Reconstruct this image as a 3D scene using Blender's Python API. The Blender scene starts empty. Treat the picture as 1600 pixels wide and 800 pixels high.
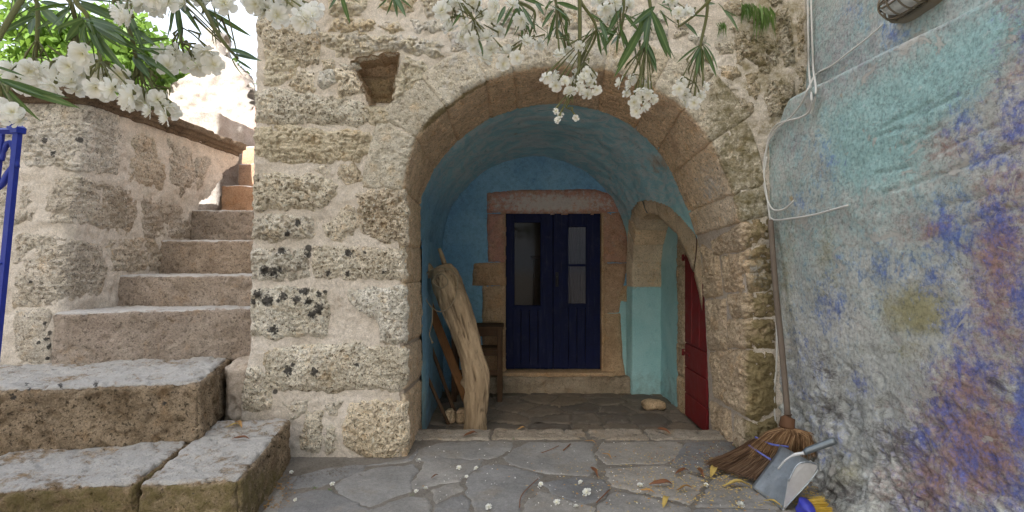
import bpy, bmesh, math, random
import numpy as np
from mathutils import Vector, Matrix

random.seed(11)
RS = np.random.RandomState(5)
scn = bpy.context.scene
COL = scn.collection
R = math.radians

# ------------------------------------------------------------------ camera, world, sun, exposure
CAMZ, F, HOR = 1.45, 800.0, 405.0
cam_d = bpy.data.cameras.new("camera")
cam = bpy.data.objects.new("camera", cam_d); COL.objects.link(cam)
cam.location = (0, 0, CAMZ); cam.rotation_euler = (R(90), 0, 0)
cam_d.sensor_width = 36; cam_d.lens = 18.0; cam_d.shift_y = 5 / 1600
cam_d.clip_start = 0.05; cam_d.clip_end = 400
scn.camera = cam

SUN_EL, SUN_AZ = 37.0, -170.0     # azimuth of the sun itself, degrees clockwise from +y
world = bpy.data.worlds.new("World"); scn.world = world; world.use_nodes = True
wn = world.node_tree
sky = wn.nodes.new("ShaderNodeTexSky"); sky.sky_type = 'NISHITA'; sky.sun_disc = False
sky.sun_elevation = R(SUN_EL); sky.sun_rotation = R(SUN_AZ); sky.dust_density = 10.0; sky.air_density = 1.0
sky.ozone_density = 0.6
_tc = wn.nodes.new("ShaderNodeTexCoord"); _cn = wn.nodes.new("ShaderNodeTexNoise"); _cn.inputs["Scale"].default_value = 1.6; _cn.inputs["Detail"].default_value = 8
wn.links.new(_tc.outputs["Generated"], _cn.inputs["Vector"])
_cr = wn.nodes.new("ShaderNodeMapRange"); _cr.inputs["From Min"].default_value = 0.25; _cr.inputs["From Max"].default_value = 0.55; _cr.inputs["To Min"].default_value = 0.35; _cr.inputs["To Max"].default_value = 0.9
wn.links.new(_cn.outputs["Fac"], _cr.inputs["Value"])
_cm = wn.nodes.new("ShaderNodeMix"); _cm.data_type = 'RGBA'      # thin bright cloud veil over the blue
wn.links.new(_cr.outputs["Result"], _cm.inputs[0]); wn.links.new(sky.outputs[0], _cm.inputs[6]); _cm.inputs[7].default_value = (2.7, 2.75, 2.85, 1)
wn.links.new(_cm.outputs[2], wn.nodes["Background"].inputs[0])
wn.nodes["Background"].inputs[1].default_value = 0.15
sun_d = bpy.data.lights.new("sun", 'SUN'); sun_d.energy = 3.3; sun_d.angle = R(0.5); sun_d.color = (1, 0.95, 0.87)
sun = bpy.data.objects.new("sun", sun_d); COL.objects.link(sun)
sdir = Vector((math.sin(R(SUN_AZ)) * math.cos(R(SUN_EL)), math.cos(R(SUN_AZ)) * math.cos(R(SUN_EL)), math.sin(R(SUN_EL))))
sun.rotation_euler = sdir.to_track_quat('Z', 'Y').to_euler()
sun.location = (-6, -12, 14)
scn.view_settings.view_transform = 'Standard'; scn.view_settings.look = 'None'
scn.view_settings.exposure = 2.0; scn.view_settings.gamma = 1
scn.view_settings.use_white_balance = True; scn.view_settings.white_balance_temperature = 6000; scn.view_settings.white_balance_tint = 9
scn.cycles.max_bounces = 10; scn.cycles.diffuse_bounces = 5
scn.cycles.sample_clamp_indirect = 6

# ------------------------------------------------------------------ numeric helpers
def W(px, py, d):
    return np.array([(px - 800) * d / F, d, CAMZ - (py - HOR) * d / F])
def V3(px, py, d): return Vector(W(px, py, d))
def proj(P):
    return 800 + F * P[..., 0] / P[..., 1], HOR + F * (CAMZ - P[..., 2]) / P[..., 1]

_perm = np.random.RandomState(3).permutation(256)
_perm = np.concatenate([_perm, _perm, _perm])
_g = np.random.RandomState(4).normal(size=(256, 3)); _g /= np.linalg.norm(_g, axis=1)[:, None]
def pnoise(p):
    i = np.floor(p).astype(np.int64); f = p - i; i &= 255
    u = f * f * f * (f * (f * 6 - 15) + 10)
    out = 0
    for dx in (0, 1):
        for dy in (0, 1):
            for dz in (0, 1):
                h = _perm[_perm[_perm[i[:, 0] + dx] + i[:, 1] + dy] + i[:, 2] + dz]
                g = _g[h]
                d = g[:, 0] * (f[:, 0] - dx) + g[:, 1] * (f[:, 1] - dy) + g[:, 2] * (f[:, 2] - dz)
                w = (u[:, 0] if dx else 1 - u[:, 0]) * (u[:, 1] if dy else 1 - u[:, 1]) * (u[:, 2] if dz else 1 - u[:, 2])
                out = out + w * d
    return out * 1.6
def fbm(p, freq, octv=3, gain=0.5, off=0.0):
    p = np.asarray(p, float) * freq + off
    a, s, t = 1.0, 0.0, 0.0
    for _ in range(octv):
        s = s + a * pnoise(p); t += a; a *= gain; p = p * 2.03 + 17.3
    return s / t
def sstep(a, b, x):
    t = np.clip((x - a) / (b - a), 0, 1); return t * t * (3 - 2 * t)
def poly_in(P, V):
    """signed distance, positive inside"""
    V = np.asarray(V, float); n = len(V)
    d = np.full(len(P), 1e9); s = np.ones(len(P))
    for k in range(n):
        a, b = V[k], V[k - 1]
        e = b - a; w = P - a
        t = np.clip((w @ e) / (e @ e + 1e-12), 0, 1)
        q = w - t[:, None] * e
        d = np.minimum(d, (q * q).sum(1))
        c1 = P[:, 1] >= a[1]; c2 = P[:, 1] < b[1]; c3 = e[0] * w[:, 1] > e[1] * w[:, 0]
        al = c1 & c2 & c3; no = ~c1 & ~c2 & ~c3
        s = np.where(al | no, -s, s)
    return -s * np.sqrt(d)
def seg_dist(P, a, b):
    a = np.asarray(a, float); b = np.asarray(b, float)
    e = b - a; w = P - a; t = np.clip((w @ e) / (e @ e), 0, 1)
    q = w - t[:, None] * e
    return np.sqrt((q * q).sum(1))

# ------------------------------------------------------------------ objects
def mesh_from(name, verts, faces, mat=None, smooth=True, attrs=None):
    verts = np.ascontiguousarray(verts, dtype=np.float32)
    me = bpy.data.meshes.new(name)
    if isinstance(faces, np.ndarray):
        n, k = faces.shape
        me.vertices.add(len(verts)); me.vertices.foreach_set("co", verts.ravel())
        me.loops.add(n * k); me.loops.foreach_set("vertex_index", faces.astype(np.int32).ravel())
        me.polygons.add(n)
        me.polygons.foreach_set("loop_start", np.arange(0, n * k, k, dtype=np.int32))
        me.polygons.foreach_set("loop_total", np.full(n, k, dtype=np.int32))
        me.update(calc_edges=True)
    else:
        me.from_pydata([tuple(map(float, v)) for v in verts], [], faces)
    me.polygons.foreach_set("use_smooth", np.full(len(me.polygons), bool(smooth)))
    if attrs:
        for k, a in attrs.items():
            at = me.attributes.new(k, 'FLOAT', 'POINT')
            at.data.foreach_set("value", np.ascontiguousarray(a, dtype=np.float32))
    if mat: me.materials.append(mat)
    me.update()
    return me
def link(name, me, parent=None, loc=None):
    o = bpy.data.objects.new(name, me); COL.objects.link(o)
    if parent is not None:
        o.parent = parent
        p = parent; off = Vector((0, 0, 0))
        while p is not None:
            off += Vector(p.location); p = p.parent
        if loc is None: o.location = -off      # geometry is given in world coordinates
        else: o.location = Vector(loc) - off
    elif loc is not None: o.location = loc
    return o
def obj(name, verts, faces, mat, parent=None, smooth=True, attrs=None):
    return link(name, mesh_from(name, verts, faces, mat, smooth, attrs), parent)
def root(name, loc, label, cat, group=None):
    o = bpy.data.objects.new(name, None); COL.objects.link(o); o.location = loc
    o.empty_display_size = 0.1
    o["label"] = label; o["category"] = cat
    if group: o["group"] = group
    return o
def tag(o, label, cat, group=None, kind=None):
    o["label"] = label
    if cat: o["category"] = cat
    if group: o["group"] = group
    if kind: o["kind"] = kind
    return o
def structure(o, label=None):
    o["kind"] = "structure"
    if label: o["label"] = label
    return o
def join(parts):
    vs, fs, n = [], [], 0
    for v, f in parts:
        vs.append(np.asarray(v, float)); fs += [tuple(int(i) + n for i in q) for q in f]; n += len(v)
    return np.concatenate(vs), fs
def boxg(x0, x1, y0, y1, z0, z1, bev=0.004):
    bm = bmesh.new()
    bmesh.ops.create_cube(bm, size=1)
    for v in bm.verts:
        v.co = ((x0 + x1) / 2 + v.co.x * (x1 - x0), (y0 + y1) / 2 + v.co.y * (y1 - y0), (z0 + z1) / 2 + v.co.z * (z1 - z0))
    if bev: bmesh.ops.bevel(bm, geom=list(bm.edges), offset=bev, segments=1, affect='EDGES')
    bm.verts.index_update()
    v = [tuple(x.co) for x in bm.verts]; f = [tuple(q.index for q in p.verts) for p in bm.faces]
    bm.free(); return v, f
def tube(pts, rad, sides=6, cap=True):
    pts = [Vector(p) for p in pts]; n = len(pts)
    if not hasattr(rad, '__len__'): rad = [rad] * n
    v, f = [], []
    ref = Vector((0.31, 0.2, 0.93)).normalized()
    for i, p in enumerate(pts):
        t = (pts[min(i + 1, n - 1)] - pts[max(i - 1, 0)])
        t = t.normalized() if t.length > 1e-9 else Vector((0, 0, 1))
        if abs(t.dot(ref)) > 0.98: a = t.orthogonal().normalized()
        else: a = ref.cross(t).normalized()
        b = t.cross(a)
        for k in range(sides):
            th = 2 * math.pi * k / sides
            v.append(tuple(p + (a * math.cos(th) + b * math.sin(th)) * rad[i]))
    for i in range(n - 1):
        for k in range(sides):
            k2 = (k + 1) % sides
            f.append((i * sides + k, i * sides + k2, (i + 1) * sides + k2, (i + 1) * sides + k))
    if cap:
        f.append(tuple(range(sides))[::-1]); f.append(tuple((n - 1) * sides + k for k in range(sides)))
    return v, f
def smooth_path(pts, n=6):
    """Catmull-Rom through pts"""
    P = [np.asarray(p, float) for p in pts]
    P = [2 * P[0] - P[1]] + P + [2 * P[-1] - P[-2]]
    out = []
    for i in range(1, len(P) - 2):
        for k in range(n):
            t = k / n
            out.append(0.5 * ((2 * P[i]) + (-P[i - 1] + P[i + 1]) * t + (2 * P[i - 1] - 5 * P[i] + 4 * P[i + 1] - P[i + 2]) * t * t + (-P[i - 1] + 3 * P[i] - 3 * P[i + 1] + P[i + 2]) * t ** 3))
    out.append(P[-2]); return np.array(out)

def grid_faces(keep):
    """quads of a grid whose four corners are kept; returns faces, index of the kept vertices"""
    n, m = keep.shape
    idx = np.arange(n * m).reshape(n, m)
    q = keep[:-1, :-1] & keep[1:, :-1] & keep[1:, 1:] & keep[:-1, 1:]
    f = np.stack([idx[:-1, :-1][q], idx[1:, :-1][q], idx[1:, 1:][q], idx[:-1, 1:][q]], 1)
    used = np.unique(f); remap = np.full(n * m, -1); remap[used] = np.arange(len(used))
    return remap[f], used

# ------------------------------------------------------------------ materials
class NB:
    def __init__(self, name):
        self.m = bpy.data.materials.new(name); self.m.use_nodes = True
        self.t = self.m.node_tree; self.n = self.t.nodes; self.b = self.n["Principled BSDF"]
        self.b.inputs["Roughness"].default_value = 0.9
        self.b.inputs["Specular IOR Level"].default_value = 0.25
    def L(self, a, b): self.t.links.new(a, b)
    def S(self, v, sock):
        if isinstance(v, (int, float)): sock.default_value = v
        elif isinstance(v, tuple): sock.default_value = (*v, 1) if (len(v) == 3 and sock.type == 'RGBA') else v
        else: self.L(v, sock)
    def pos(self, rand=0.0, scale=None):
        p = self.n.new("ShaderNodeNewGeometry").outputs["Position"]
        if rand:
            oi = self.n.new("ShaderNodeObjectInfo").outputs["Random"]
            k = self.math('MULTIPLY', oi, rand)
            v = self.n.new("ShaderNodeVectorMath"); v.operation = 'ADD'; self.L(p, v.inputs[0]); self.L(k, v.inputs[1]); p = v.outputs[0]
        if scale:
            v = self.n.new("ShaderNodeVectorMath"); v.operation = 'MULTIPLY'; self.L(p, v.inputs[0]); v.inputs[1].default_value = scale; p = v.outputs[0]
        return p
    def objpos(self, scale=None):
        p = self.n.new("ShaderNodeTexCoord").outputs["Object"]
        if scale:
            v = self.n.new("ShaderNodeVectorMath"); v.operation = 'MULTIPLY'; self.L(p, v.inputs[0]); v.inputs[1].default_value = scale; p = v.outputs[0]
        return p
    def rnd(self): return self.n.new("ShaderNodeObjectInfo").outputs["Random"]
    def noise(self, vec, scale, detail=4, rough=0.55, dist=0.0):
        x = self.n.new("ShaderNodeTexNoise"); self.L(vec, x.inputs["Vector"])
        x.inputs["Scale"].default_value = scale; x.inputs["Detail"].default_value = detail
        x.inputs["Roughness"].default_value = rough; x.inputs["Distortion"].default_value = dist
        return x.outputs["Fac"]
    def voro(self, vec, scale, rand=1.0):
        x = self.n.new("ShaderNodeTexVoronoi"); self.L(vec, x.inputs["Vector"]); x.inputs["Scale"].default_value = scale
        x.inputs["Randomness"].default_value = rand
        return x.outputs["Distance"]
    def ramp(self, fac, *stops):
        x = self.n.new("ShaderNodeValToRGB"); self.S(fac, x.inputs[0])
        e = x.color_ramp.elements
        while len(e) < len(stops): e.new(0.5)
        for el, (p, c) in zip(e, stops):
            el.position = p; el.color = (*c, 1) if isinstance(c, tuple) else (c, c, c, 1)
        return x.outputs["Color"]
    def step(self, x, a, b):
        m = self.n.new("ShaderNodeMapRange"); m.interpolation_type = 'SMOOTHSTEP'; m.clamp = True
        self.S(x, m.inputs["Value"]); m.inputs["From Min"].default_value = a; m.inputs["From Max"].default_value = b
        return m.outputs["Result"]
    def mix(self, fac, a, b, mode='MIX'):
        x = self.n.new("ShaderNodeMix"); x.data_type = 'RGBA'; x.blend_type = mode
        self.S(fac, x.inputs[0]); self.S(a, x.inputs[6]); self.S(b, x.inputs[7]); return x.outputs[2]
    def math(self, op, a, b=0.0):
        x = self.n.new("ShaderNodeMath"); x.operation = op; self.S(a, x.inputs[0]); self.S(b, x.inputs[1]); return x.outputs[0]
    def attr(self, name):
        x = self.n.new("ShaderNodeAttribute"); x.attribute_name = name; return x.outputs["Fac"]
    def bump(self, h, dist=0.01, strength=1.0):
        x = self.n.new("ShaderNodeBump"); x.inputs["Distance"].default_value = dist; x.inputs["Strength"].default_value = strength
        self.S(h, x.inputs["Height"]); self.L(x.outputs[0], self.b.inputs["Normal"])
    def col(self, c): self.S(c, self.b.inputs["Base Color"])
    def rough(self, r): self.S(r, self.b.inputs["Roughness"])
    def patch(self, attr, noise, amt=0.9, soft=0.18):
        """attribute mask broken up by a noise"""
        a = self.math('ADD', self.attr(attr), self.math('MULTIPLY', self.math('SUBTRACT', noise, 0.5), amt))
        return self.step(a, 0.5 - soft, 0.5 + soft)

def stone_mat(name, light, mid, dark, tan=(0.30, 0.20, 0.12), bump=0.012, grain=0.35, spots=True):
    k = NB(name); p = k.pos(rand=37.0)
    n1 = k.noise(p, 3.5, 4, 0.6); n2 = k.noise(p, 17, 6, 0.72); n3 = k.noise(p, 85, 4, 0.75); n4 = k.noise(p, 240, 2, 0.6)
    c = k.ramp(n1, (0.30, mid), (0.62, light))
    c = k.mix(k.math('MULTIPLY', k.step(n2, 0.56, 0.74), 0.75), c, dark)
    c = k.mix(k.math('MULTIPLY', k.step(n2, 0.45, 0.28), 0.55), c, tuple(min(1, x * 1.25) for x in light))
    t = k.mix(k.step(n2, 0.35, 0.7), tan, tuple(x * 0.72 for x in tan))
    t = k.mix(k.math('MULTIPLY', k.step(n1, 0.5, 0.75), 0.55), t, (0.36, 0.23, 0.17))
    c = k.mix(k.math('MULTIPLY', k.attr("tan"), 0.95), c, t)
    tint = k.ramp(k.rnd(), (0.0, (0.94, 0.88, 0.80)), (0.5, (1.0, 1.0, 1.0)), (1.0, (1.05, 0.97, 0.86)))
    c = k.mix(1.0, c, tint, 'MULTIPLY')
    gr = k.ramp(n3, (0.30, 1 - grain * 1.2), (0.48, 1.0), (0.68, 1 + grain * 0.75))
    c = k.mix(1.0, c, gr, 'MULTIPLY')
    nl = k.noise(p, 4.2, 7, 0.7); c = k.mix(min(1.0, grain * 2.0), c, k.mix(1.0, c, k.ramp(nl, (0.30, (0.68, 0.63, 0.55)), (0.47, (0.97, 0.96, 0.93)), (0.66, (1.2, 1.2, 1.2))), 'MULTIPLY'))
    nm = k.noise(p, 11, 9, 0.82, 0.3); c = k.mix(min(1.0, grain * 2.0), c, k.mix(1.0, c, k.ramp(nm, (0.28, 0.48), (0.42, 0.88), (0.54, 1.06), (0.70, 1.28)), 'MULTIPLY'))
    sp2 = k.step(k.noise(p, 50, 3, 0.65), 0.57, 0.63); c = k.mix(k.math('MULTIPLY', sp2, min(0.9, grain * 1.8)), c, tuple(x * 0.45 for x in dark))
    sp3 = k.step(k.noise(p, 46, 3, 0.6), 0.42, 0.34); c = k.mix(k.math('MULTIPLY', sp3, min(0.6, grain)), c, tuple(min(0.8, x * 1.3) for x in light))
    warm = k.step(k.noise(p, 6, 6, 0.7), 0.54, 0.68); c = k.mix(k.math('MULTIPLY', warm, 0.45), c, k.mix(1.0, c, (1.0, 0.80, 0.55), 'MULTIPLY'))
    gr4 = k.ramp(n4, (0.3, 0.7), (0.62, 1.2))
    c = k.mix(0.8, c, k.mix(1.0, c, gr4, 'MULTIPLY'))
    ms = k.patch("moss", n2, 1.1, 0.2)
    c = k.mix(k.math('MULTIPLY', ms, 0.8), c, k.mix(n3, (0.10, 0.085, 0.03), (0.24, 0.19, 0.075)))
    wl = k.patch("pale", n2, 1.2, 0.15)
    c = k.mix(k.math('MULTIPLY', wl, 0.8), c, k.mix(n3, (0.40, 0.39, 0.38), (0.74, 0.71, 0.67)))
    lc = k.patch("lich", k.noise(p, 50, 6, 0.75), 2.2, 0.12)
    c = k.mix(k.math('MULTIPLY', lc, 0.92), c, k.mix(n4, (0.02, 0.02, 0.02), (0.06, 0.055, 0.05)))
    if spots:
        sp = k.step(k.noise(p, 26, 2, 0.5), 0.71, 0.76)
        c = k.mix(k.math('MULTIPLY', sp, 0.75), c, (0.07, 0.062, 0.055))
    k.col(c); k.rough(0.93)
    vo = k.voro(p, 55); pit = k.math('MULTIPLY', k.step(vo, 0.05, 0.4), 0.5)
    h = k.math('ADD', k.math('ADD', k.math('MULTIPLY', n2, 1.1), k.math('MULTIPLY', n3, 0.8)), k.math('ADD', pit, k.math('MULTIPLY', n4, 0.25)))
    n5 = k.noise(p, 38, 8, 0.82); h = k.math('ADD', h, k.math('MULTIPLY', n5, 1.0))
    k.bump(h, bump * 0.8, 1.0); return k.m

M_lime = stone_mat("limestone", (0.69, 0.64, 0.55), (0.57, 0.51, 0.41), (0.30, 0.225, 0.135), bump=0.016, grain=0.5)
M_lime_pale = stone_mat("limestone_pale", (0.66, 0.60, 0.48), (0.55, 0.48, 0.36), (0.38, 0.28, 0.15), bump=0.014, grain=0.3, spots=False)
M_lime_grey = stone_mat("limestone_grey", (0.66, 0.63, 0.57), (0.52, 0.485, 0.42), (0.24, 0.20, 0.15), bump=0.015, grain=0.46)
M_voussoir = stone_mat("arch_stone", (0.64, 0.60, 0.52), (0.51, 0.465, 0.385), (0.25, 0.20, 0.13), tan=(0.80, 0.62, 0.43), bump=0.012, grain=0.28)
M_jamb = stone_mat("jamb_stone", (0.58, 0.47, 0.34), (0.47, 0.365, 0.26), (0.33, 0.22, 0.11), bump=0.012, grain=0.32, spots=False)
M_ring = stone_mat("side_arch_stone", (0.72, 0.60, 0.45), (0.60, 0.475, 0.34), (0.38, 0.27, 0.16), bump=0.010, grain=0.22, spots=False)
M_stairwall = stone_mat("stair_wall_stone", (0.64, 0.60, 0.54), (0.54, 0.495, 0.44), (0.30, 0.26, 0.22), bump=0.016, grain=0.4)
M_step = stone_mat("step_stone", (0.33, 0.255, 0.175), (0.22, 0.165, 0.11), (0.09, 0.065, 0.04), bump=0.014, grain=0.45)
M_riser = stone_mat("worn_step_stone", (0.36, 0.30, 0.25), (0.27, 0.215, 0.175), (0.15, 0.115, 0.09), bump=0.008, grain=0.34, spots=False)
M_door_stone = stone_mat("door_surround_stone", (0.52, 0.38, 0.25), (0.42, 0.29, 0.18), (0.27, 0.17, 0.09), tan=(0.50, 0.27, 0.22), bump=0.008, grain=0.25, spots=False)
M_cornice = stone_mat("cornice_stone", (0.18, 0.14, 0.10), (0.12, 0.09, 0.062), (0.06, 0.045, 0.03), bump=0.010, grain=0.35)

def mortar_mat(name, a, b, dirt=(0.26, 0.19, 0.13), bump=0.008):
    k = NB(name); p = k.pos()
    n1 = k.noise(p, 2.6, 5, 0.6); n2 = k.noise(p, 13, 6, 0.7); n3 = k.noise(p, 120, 3, 0.7)
    c = k.ramp(n1, (0.3, b), (0.65, a))
    c = k.mix(k.math('MULTIPLY', k.step(n2, 0.56, 0.72), 0.45), c, dirt)
    c = k.mix(1.0, c, k.ramp(n3, (0.3, 0.70), (0.7, 1.18)), 'MULTIPLY')
    n4 = k.noise(p, 45, 5, 0.75); c = k.mix(1.0, c, k.ramp(n4, (0.3, 0.72), (0.5, 1.0), (0.7, 1.14)), 'MULTIPLY')
    ms = k.patch("moss", n2, 1.1, 0.2); c = k.mix(k.math('MULTIPLY', ms, 0.75), c, k.mix(n3, (0.14, 0.11, 0.04), (0.30, 0.24, 0.10)))
    wl = k.patch("pale", n2, 1.0, 0.2); c = k.mix(k.math('MULTIPLY', wl, 0.7), c, (0.62, 0.58, 0.53))
    lc = k.patch("lich", n3, 0.5, 0.08); c = k.mix(k.math('MULTIPLY', lc, 0.9), c, (0.035, 0.033, 0.03))
    k.col(c)
    k.bump(k.math('ADD', k.math('MULTIPLY', n2, 1.2), k.math('MULTIPLY', n3, 0.45)), bump, 0.8); return k.m
M_mortar = mortar_mat("lime_mortar", (0.56, 0.475, 0.39), (0.45, 0.365, 0.285))
M_mortar_pale = mortar_mat("lime_mortar_pale", (0.69, 0.62, 0.54), (0.56, 0.49, 0.41))
M_thresh = stone_mat("threshold_stone", (0.32, 0.285, 0.24), (0.25, 0.215, 0.175), (0.19, 0.15, 0.11), bump=0.006, grain=0.25, spots=False)
M_bed = mortar_mat("paving_bed", (0.24, 0.215, 0.185), (0.16, 0.14, 0.115), dirt=(0.06, 0.05, 0.04))

def slate_mat(name, a, b, brown):
    k = NB(name); p = k.pos(rand=23.0)
    n1 = k.noise(p, 3.0, 5, 0.6, 0.4); n2 = k.noise(p, 20, 6, 0.7); n3 = k.noise(p, 130, 3, 0.7)
    c = k.ramp(n1, (0.3, a), (0.7, b))
    c = k.mix(1.0, c, k.ramp(k.rnd(), (0, (0.74, 0.75, 0.77)), (0.5, (1.0, 0.99, 0.97)), (1, (1.22, 1.14, 1.02))), 'MULTIPLY')
    c = k.mix(k.math('MULTIPLY', k.step(k.noise(p, 5, 5, 0.65), 0.5, 0.72), 0.6), c, brown)
    c = k.mix(1.0, c, k.ramp(n3, (0.3, 0.8), (0.7, 1.15)), 'MULTIPLY')
    c = k.mix(1.0, c, k.ramp(k.noise(p, 42, 7, 0.8), (0.3, 0.72), (0.5, 1.0), (0.72, 1.2)), 'MULTIPLY')
    c = k.mix(k.math('MULTIPLY', k.step(k.noise(p, 9, 8, 0.8), 0.58, 0.66), 0.5), c, (0.36, 0.33, 0.29))
    k.col(c); k.rough(k.ramp(n2, (0.3, 0.62), (0.7, 0.85)))
    k.bump(k.math('ADD', k.math('MULTIPLY', n2, 1.0), k.math('MULTIPLY', n3, 0.3)), 0.007, 0.7); return k.m
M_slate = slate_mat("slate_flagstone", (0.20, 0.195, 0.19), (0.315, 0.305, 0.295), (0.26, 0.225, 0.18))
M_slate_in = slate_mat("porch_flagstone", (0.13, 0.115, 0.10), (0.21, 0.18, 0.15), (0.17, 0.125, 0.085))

def plaster_blue(name):
    k = NB(name); p = k.pos()
    n1 = k.noise(p, 1.6, 5, 0.6, 0.3); n2 = k.noise(p, 9, 6, 0.7, 0.4); n3 = k.noise(p, 75, 3, 0.7)
    ps = k.pos(scale=(1.2, 3.5, 9)); st = k.noise(ps, 2.2, 6, 0.72, 0.6)
    c = k.ramp(n1, (0.3, (0.16, 0.33, 0.51)), (0.7, (0.27, 0.47, 0.62)))
    c = k.mix(k.math('MULTIPLY', k.step(n2, 0.55, 0.75), 0.6), c, (0.06, 0.17, 0.38))
    c = k.mix(1.0, c, k.ramp(k.noise(p, 24, 7, 0.8), (0.3, 0.68), (0.5, 1.0), (0.7, 1.2)), 'MULTIPLY')
    va = k.ramp(st, (0.28, (0.31, 0.48, 0.58)), (0.45, (0.31, 0.54, 0.61)), (0.58, (0.52, 0.60, 0.63)), (0.70, (0.17, 0.39, 0.46)))
    c = k.mix(k.attr("vault"), c, va)
    tq = k.ramp(n1, (0.3, (0.30, 0.56, 0.60)), (0.7, (0.48, 0.70, 0.72)))
    tq = k.mix(k.math('MULTIPLY', k.step(n2, 0.52, 0.75), 0.6), tq, (0.20, 0.46, 0.52))
    c = k.mix(k.patch("turq", n2, 0.5, 0.15), c, tq)
    pe = k.patch("peel", n2, 0.9, 0.12); c = k.mix(k.math('MULTIPLY', pe, 0.85), c, k.mix(n3, (0.33, 0.24, 0.17), (0.5, 0.42, 0.34)))
    flake = k.step(k.noise(p, 7.0, 6, 0.75), 0.70, 0.73); c = k.mix(k.math('MULTIPLY', flake, 0.7), c, (0.42, 0.36, 0.31))
    di = k.patch("dirt", n2, 1.0, 0.25); c = k.mix(k.math('MULTIPLY', di, 0.6), c, (0.18, 0.17, 0.16))
    c = k.mix(1.0, c, k.ramp(n3, (0.3, 0.88), (0.7, 1.08)), 'MULTIPLY')
    k.col(c); k.rough(0.85)
    k.bump(k.math('ADD', n2, k.math('MULTIPLY', n3, 0.25)), 0.008, 0.6); return k.m
M_blue = plaster_blue("blue_limewash")

def painted_wall():
    k = NB("worn_painted_plaster"); p = k.pos()
    ps = k.pos(scale=(1, 1.0, 1.6))
    n1 = k.noise(ps, 1.8, 6, 0.65, 0.3); n2 = k.noise(ps, 8, 7, 0.75, 0.3); n3 = k.noise(p, 48, 5, 0.75); n4 = k.noise(p, 160, 2, 0.6)
    n5 = k.noise(k.pos(scale=(1, 0.8, 1.9)), 14, 6, 0.8, 0.5)
    c = k.ramp(n1, (0.28, (0.32, 0.33, 0.32)), (0.5, (0.45, 0.45, 0.415)), (0.72, (0.60, 0.59, 0.545)))
    c = k.mix(k.math('MULTIPLY', k.step(n2, 0.52, 0.72), 0.55), c, (0.33, 0.33, 0.26))
    n6 = k.noise(k.pos(scale=(1, 0.75, 1.7)), 5.5, 9, 0.82, 0.5); n7 = k.noise(p, 30, 6, 0.8); n8 = k.noise(k.pos(scale=(1, 1.2, 0.9)), 9, 9, 0.85, 0.35)
    c = k.mix(k.math('MULTIPLY', k.patch("bare", n2, 0.9, 0.3), 0.8), c, k.mix(n8, (0.20, 0.19, 0.24), (0.42, 0.39, 0.39)))
    c = k.mix(k.math('MULTIPLY', k.patch("turq", k.math('ADD', k.math('MULTIPLY', n8, 0.6), k.math('MULTIPLY', n7, 0.4)), 3.2, 0.4), 0.85), c, k.mix(n7, (0.16, 0.36, 0.37), (0.46, 0.64, 0.60)))
    c = k.mix(k.math('MULTIPLY', k.patch("rust", k.math('ADD', k.math('MULTIPLY', n6, 0.6), k.math('MULTIPLY', n7, 0.4)), 3.4, 0.4), 0.9), c, k.mix(n7, (0.21, 0.10, 0.08), (0.48, 0.29, 0.23)))
    c = k.mix(k.math('MULTIPLY', k.patch("olive", n2, 1.2, 0.35), 0.75), c, k.mix(n7, (0.18, 0.155, 0.045), (0.40, 0.345, 0.13)))
    c = k.mix(k.math('MULTIPLY', k.patch("gold", n5, 0.8, 0.2), 0.8), c, (0.42, 0.27, 0.05))
    c = k.mix(k.math('MULTIPLY', k.patch("blue", k.math('ADD', k.math('MULTIPLY', n8, 0.55), k.math('MULTIPLY', n7, 0.45)), 4.2, 0.35), 0.85), c, k.mix(n7, (0.035, 0.055, 0.25), (0.13, 0.19, 0.55)))
    c = k.mix(k.math('MULTIPLY', k.patch("dirt", n5, 1.8, 0.22), 0.8), c, k.mix(n4, (0.055, 0.045, 0.045), (0.15, 0.125, 0.12)))
    c = k.mix(k.math('MULTIPLY', k.step(n8, 0.60, 0.70), 0.45), c, (0.17, 0.145, 0.13))
    c = k.mix(k.math('MULTIPLY', k.step(n7, 0.60, 0.70), 0.45), c, (0.66, 0.63, 0.58))
    c = k.mix(k.math('MULTIPLY', k.step(n7, 0.38, 0.28), 0.55), c, (0.16, 0.145, 0.14))
    c = k.mix(k.math('MULTIPLY', k.attr('low'), 0.9), c, k.mix(1.0, c, k.ramp(n8, (0.32, 0.35), (0.46, 0.95), (0.62, 1.35)), 'MULTIPLY'))
    c = k.mix(1.0, c, k.ramp(n3, (0.30, 0.5), (0.5, 1.0), (0.70, 1.28)), 'MULTIPLY')
    fl = k.noise(k.pos(scale=(1, 1, 1.25)), 5.0, 12, 0.72, 0.8); flake = k.step(fl, 0.60, 0.607)
    c = k.mix(k.math('MULTIPLY', flake, 0.75), c, k.mix(n7, (0.36, 0.33, 0.29), (0.64, 0.60, 0.54)))
    crk = k.step(k.math('ABSOLUTE', k.math('SUBTRACT', k.noise(p, 2.6, 9, 0.72, 0.6), 0.5)), 0.0035, 0.0012); c = k.mix(k.math('MULTIPLY', crk, 0.7), c, (0.09, 0.08, 0.08))
    drip = k.step(k.noise(k.pos(scale=(1, 22, 1.1)), 1.6, 5, 0.6), 0.60, 0.70); c = k.mix(k.math('MULTIPLY', drip, 0.30), c, k.mix(1.0, c, (0.55, 0.52, 0.48), 'MULTIPLY'))
    k.col(c); k.rough(0.88)
    k.bump(k.math('ADD', k.math('ADD', n2, k.math('MULTIPLY', n3, 0.7)), k.math('SUBTRACT', k.math('MULTIPLY', n4, 0.2), k.math('MULTIPLY', flake, 0.45))), 0.009, 0.85); return k.m
M_painted = painted_wall()

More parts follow.
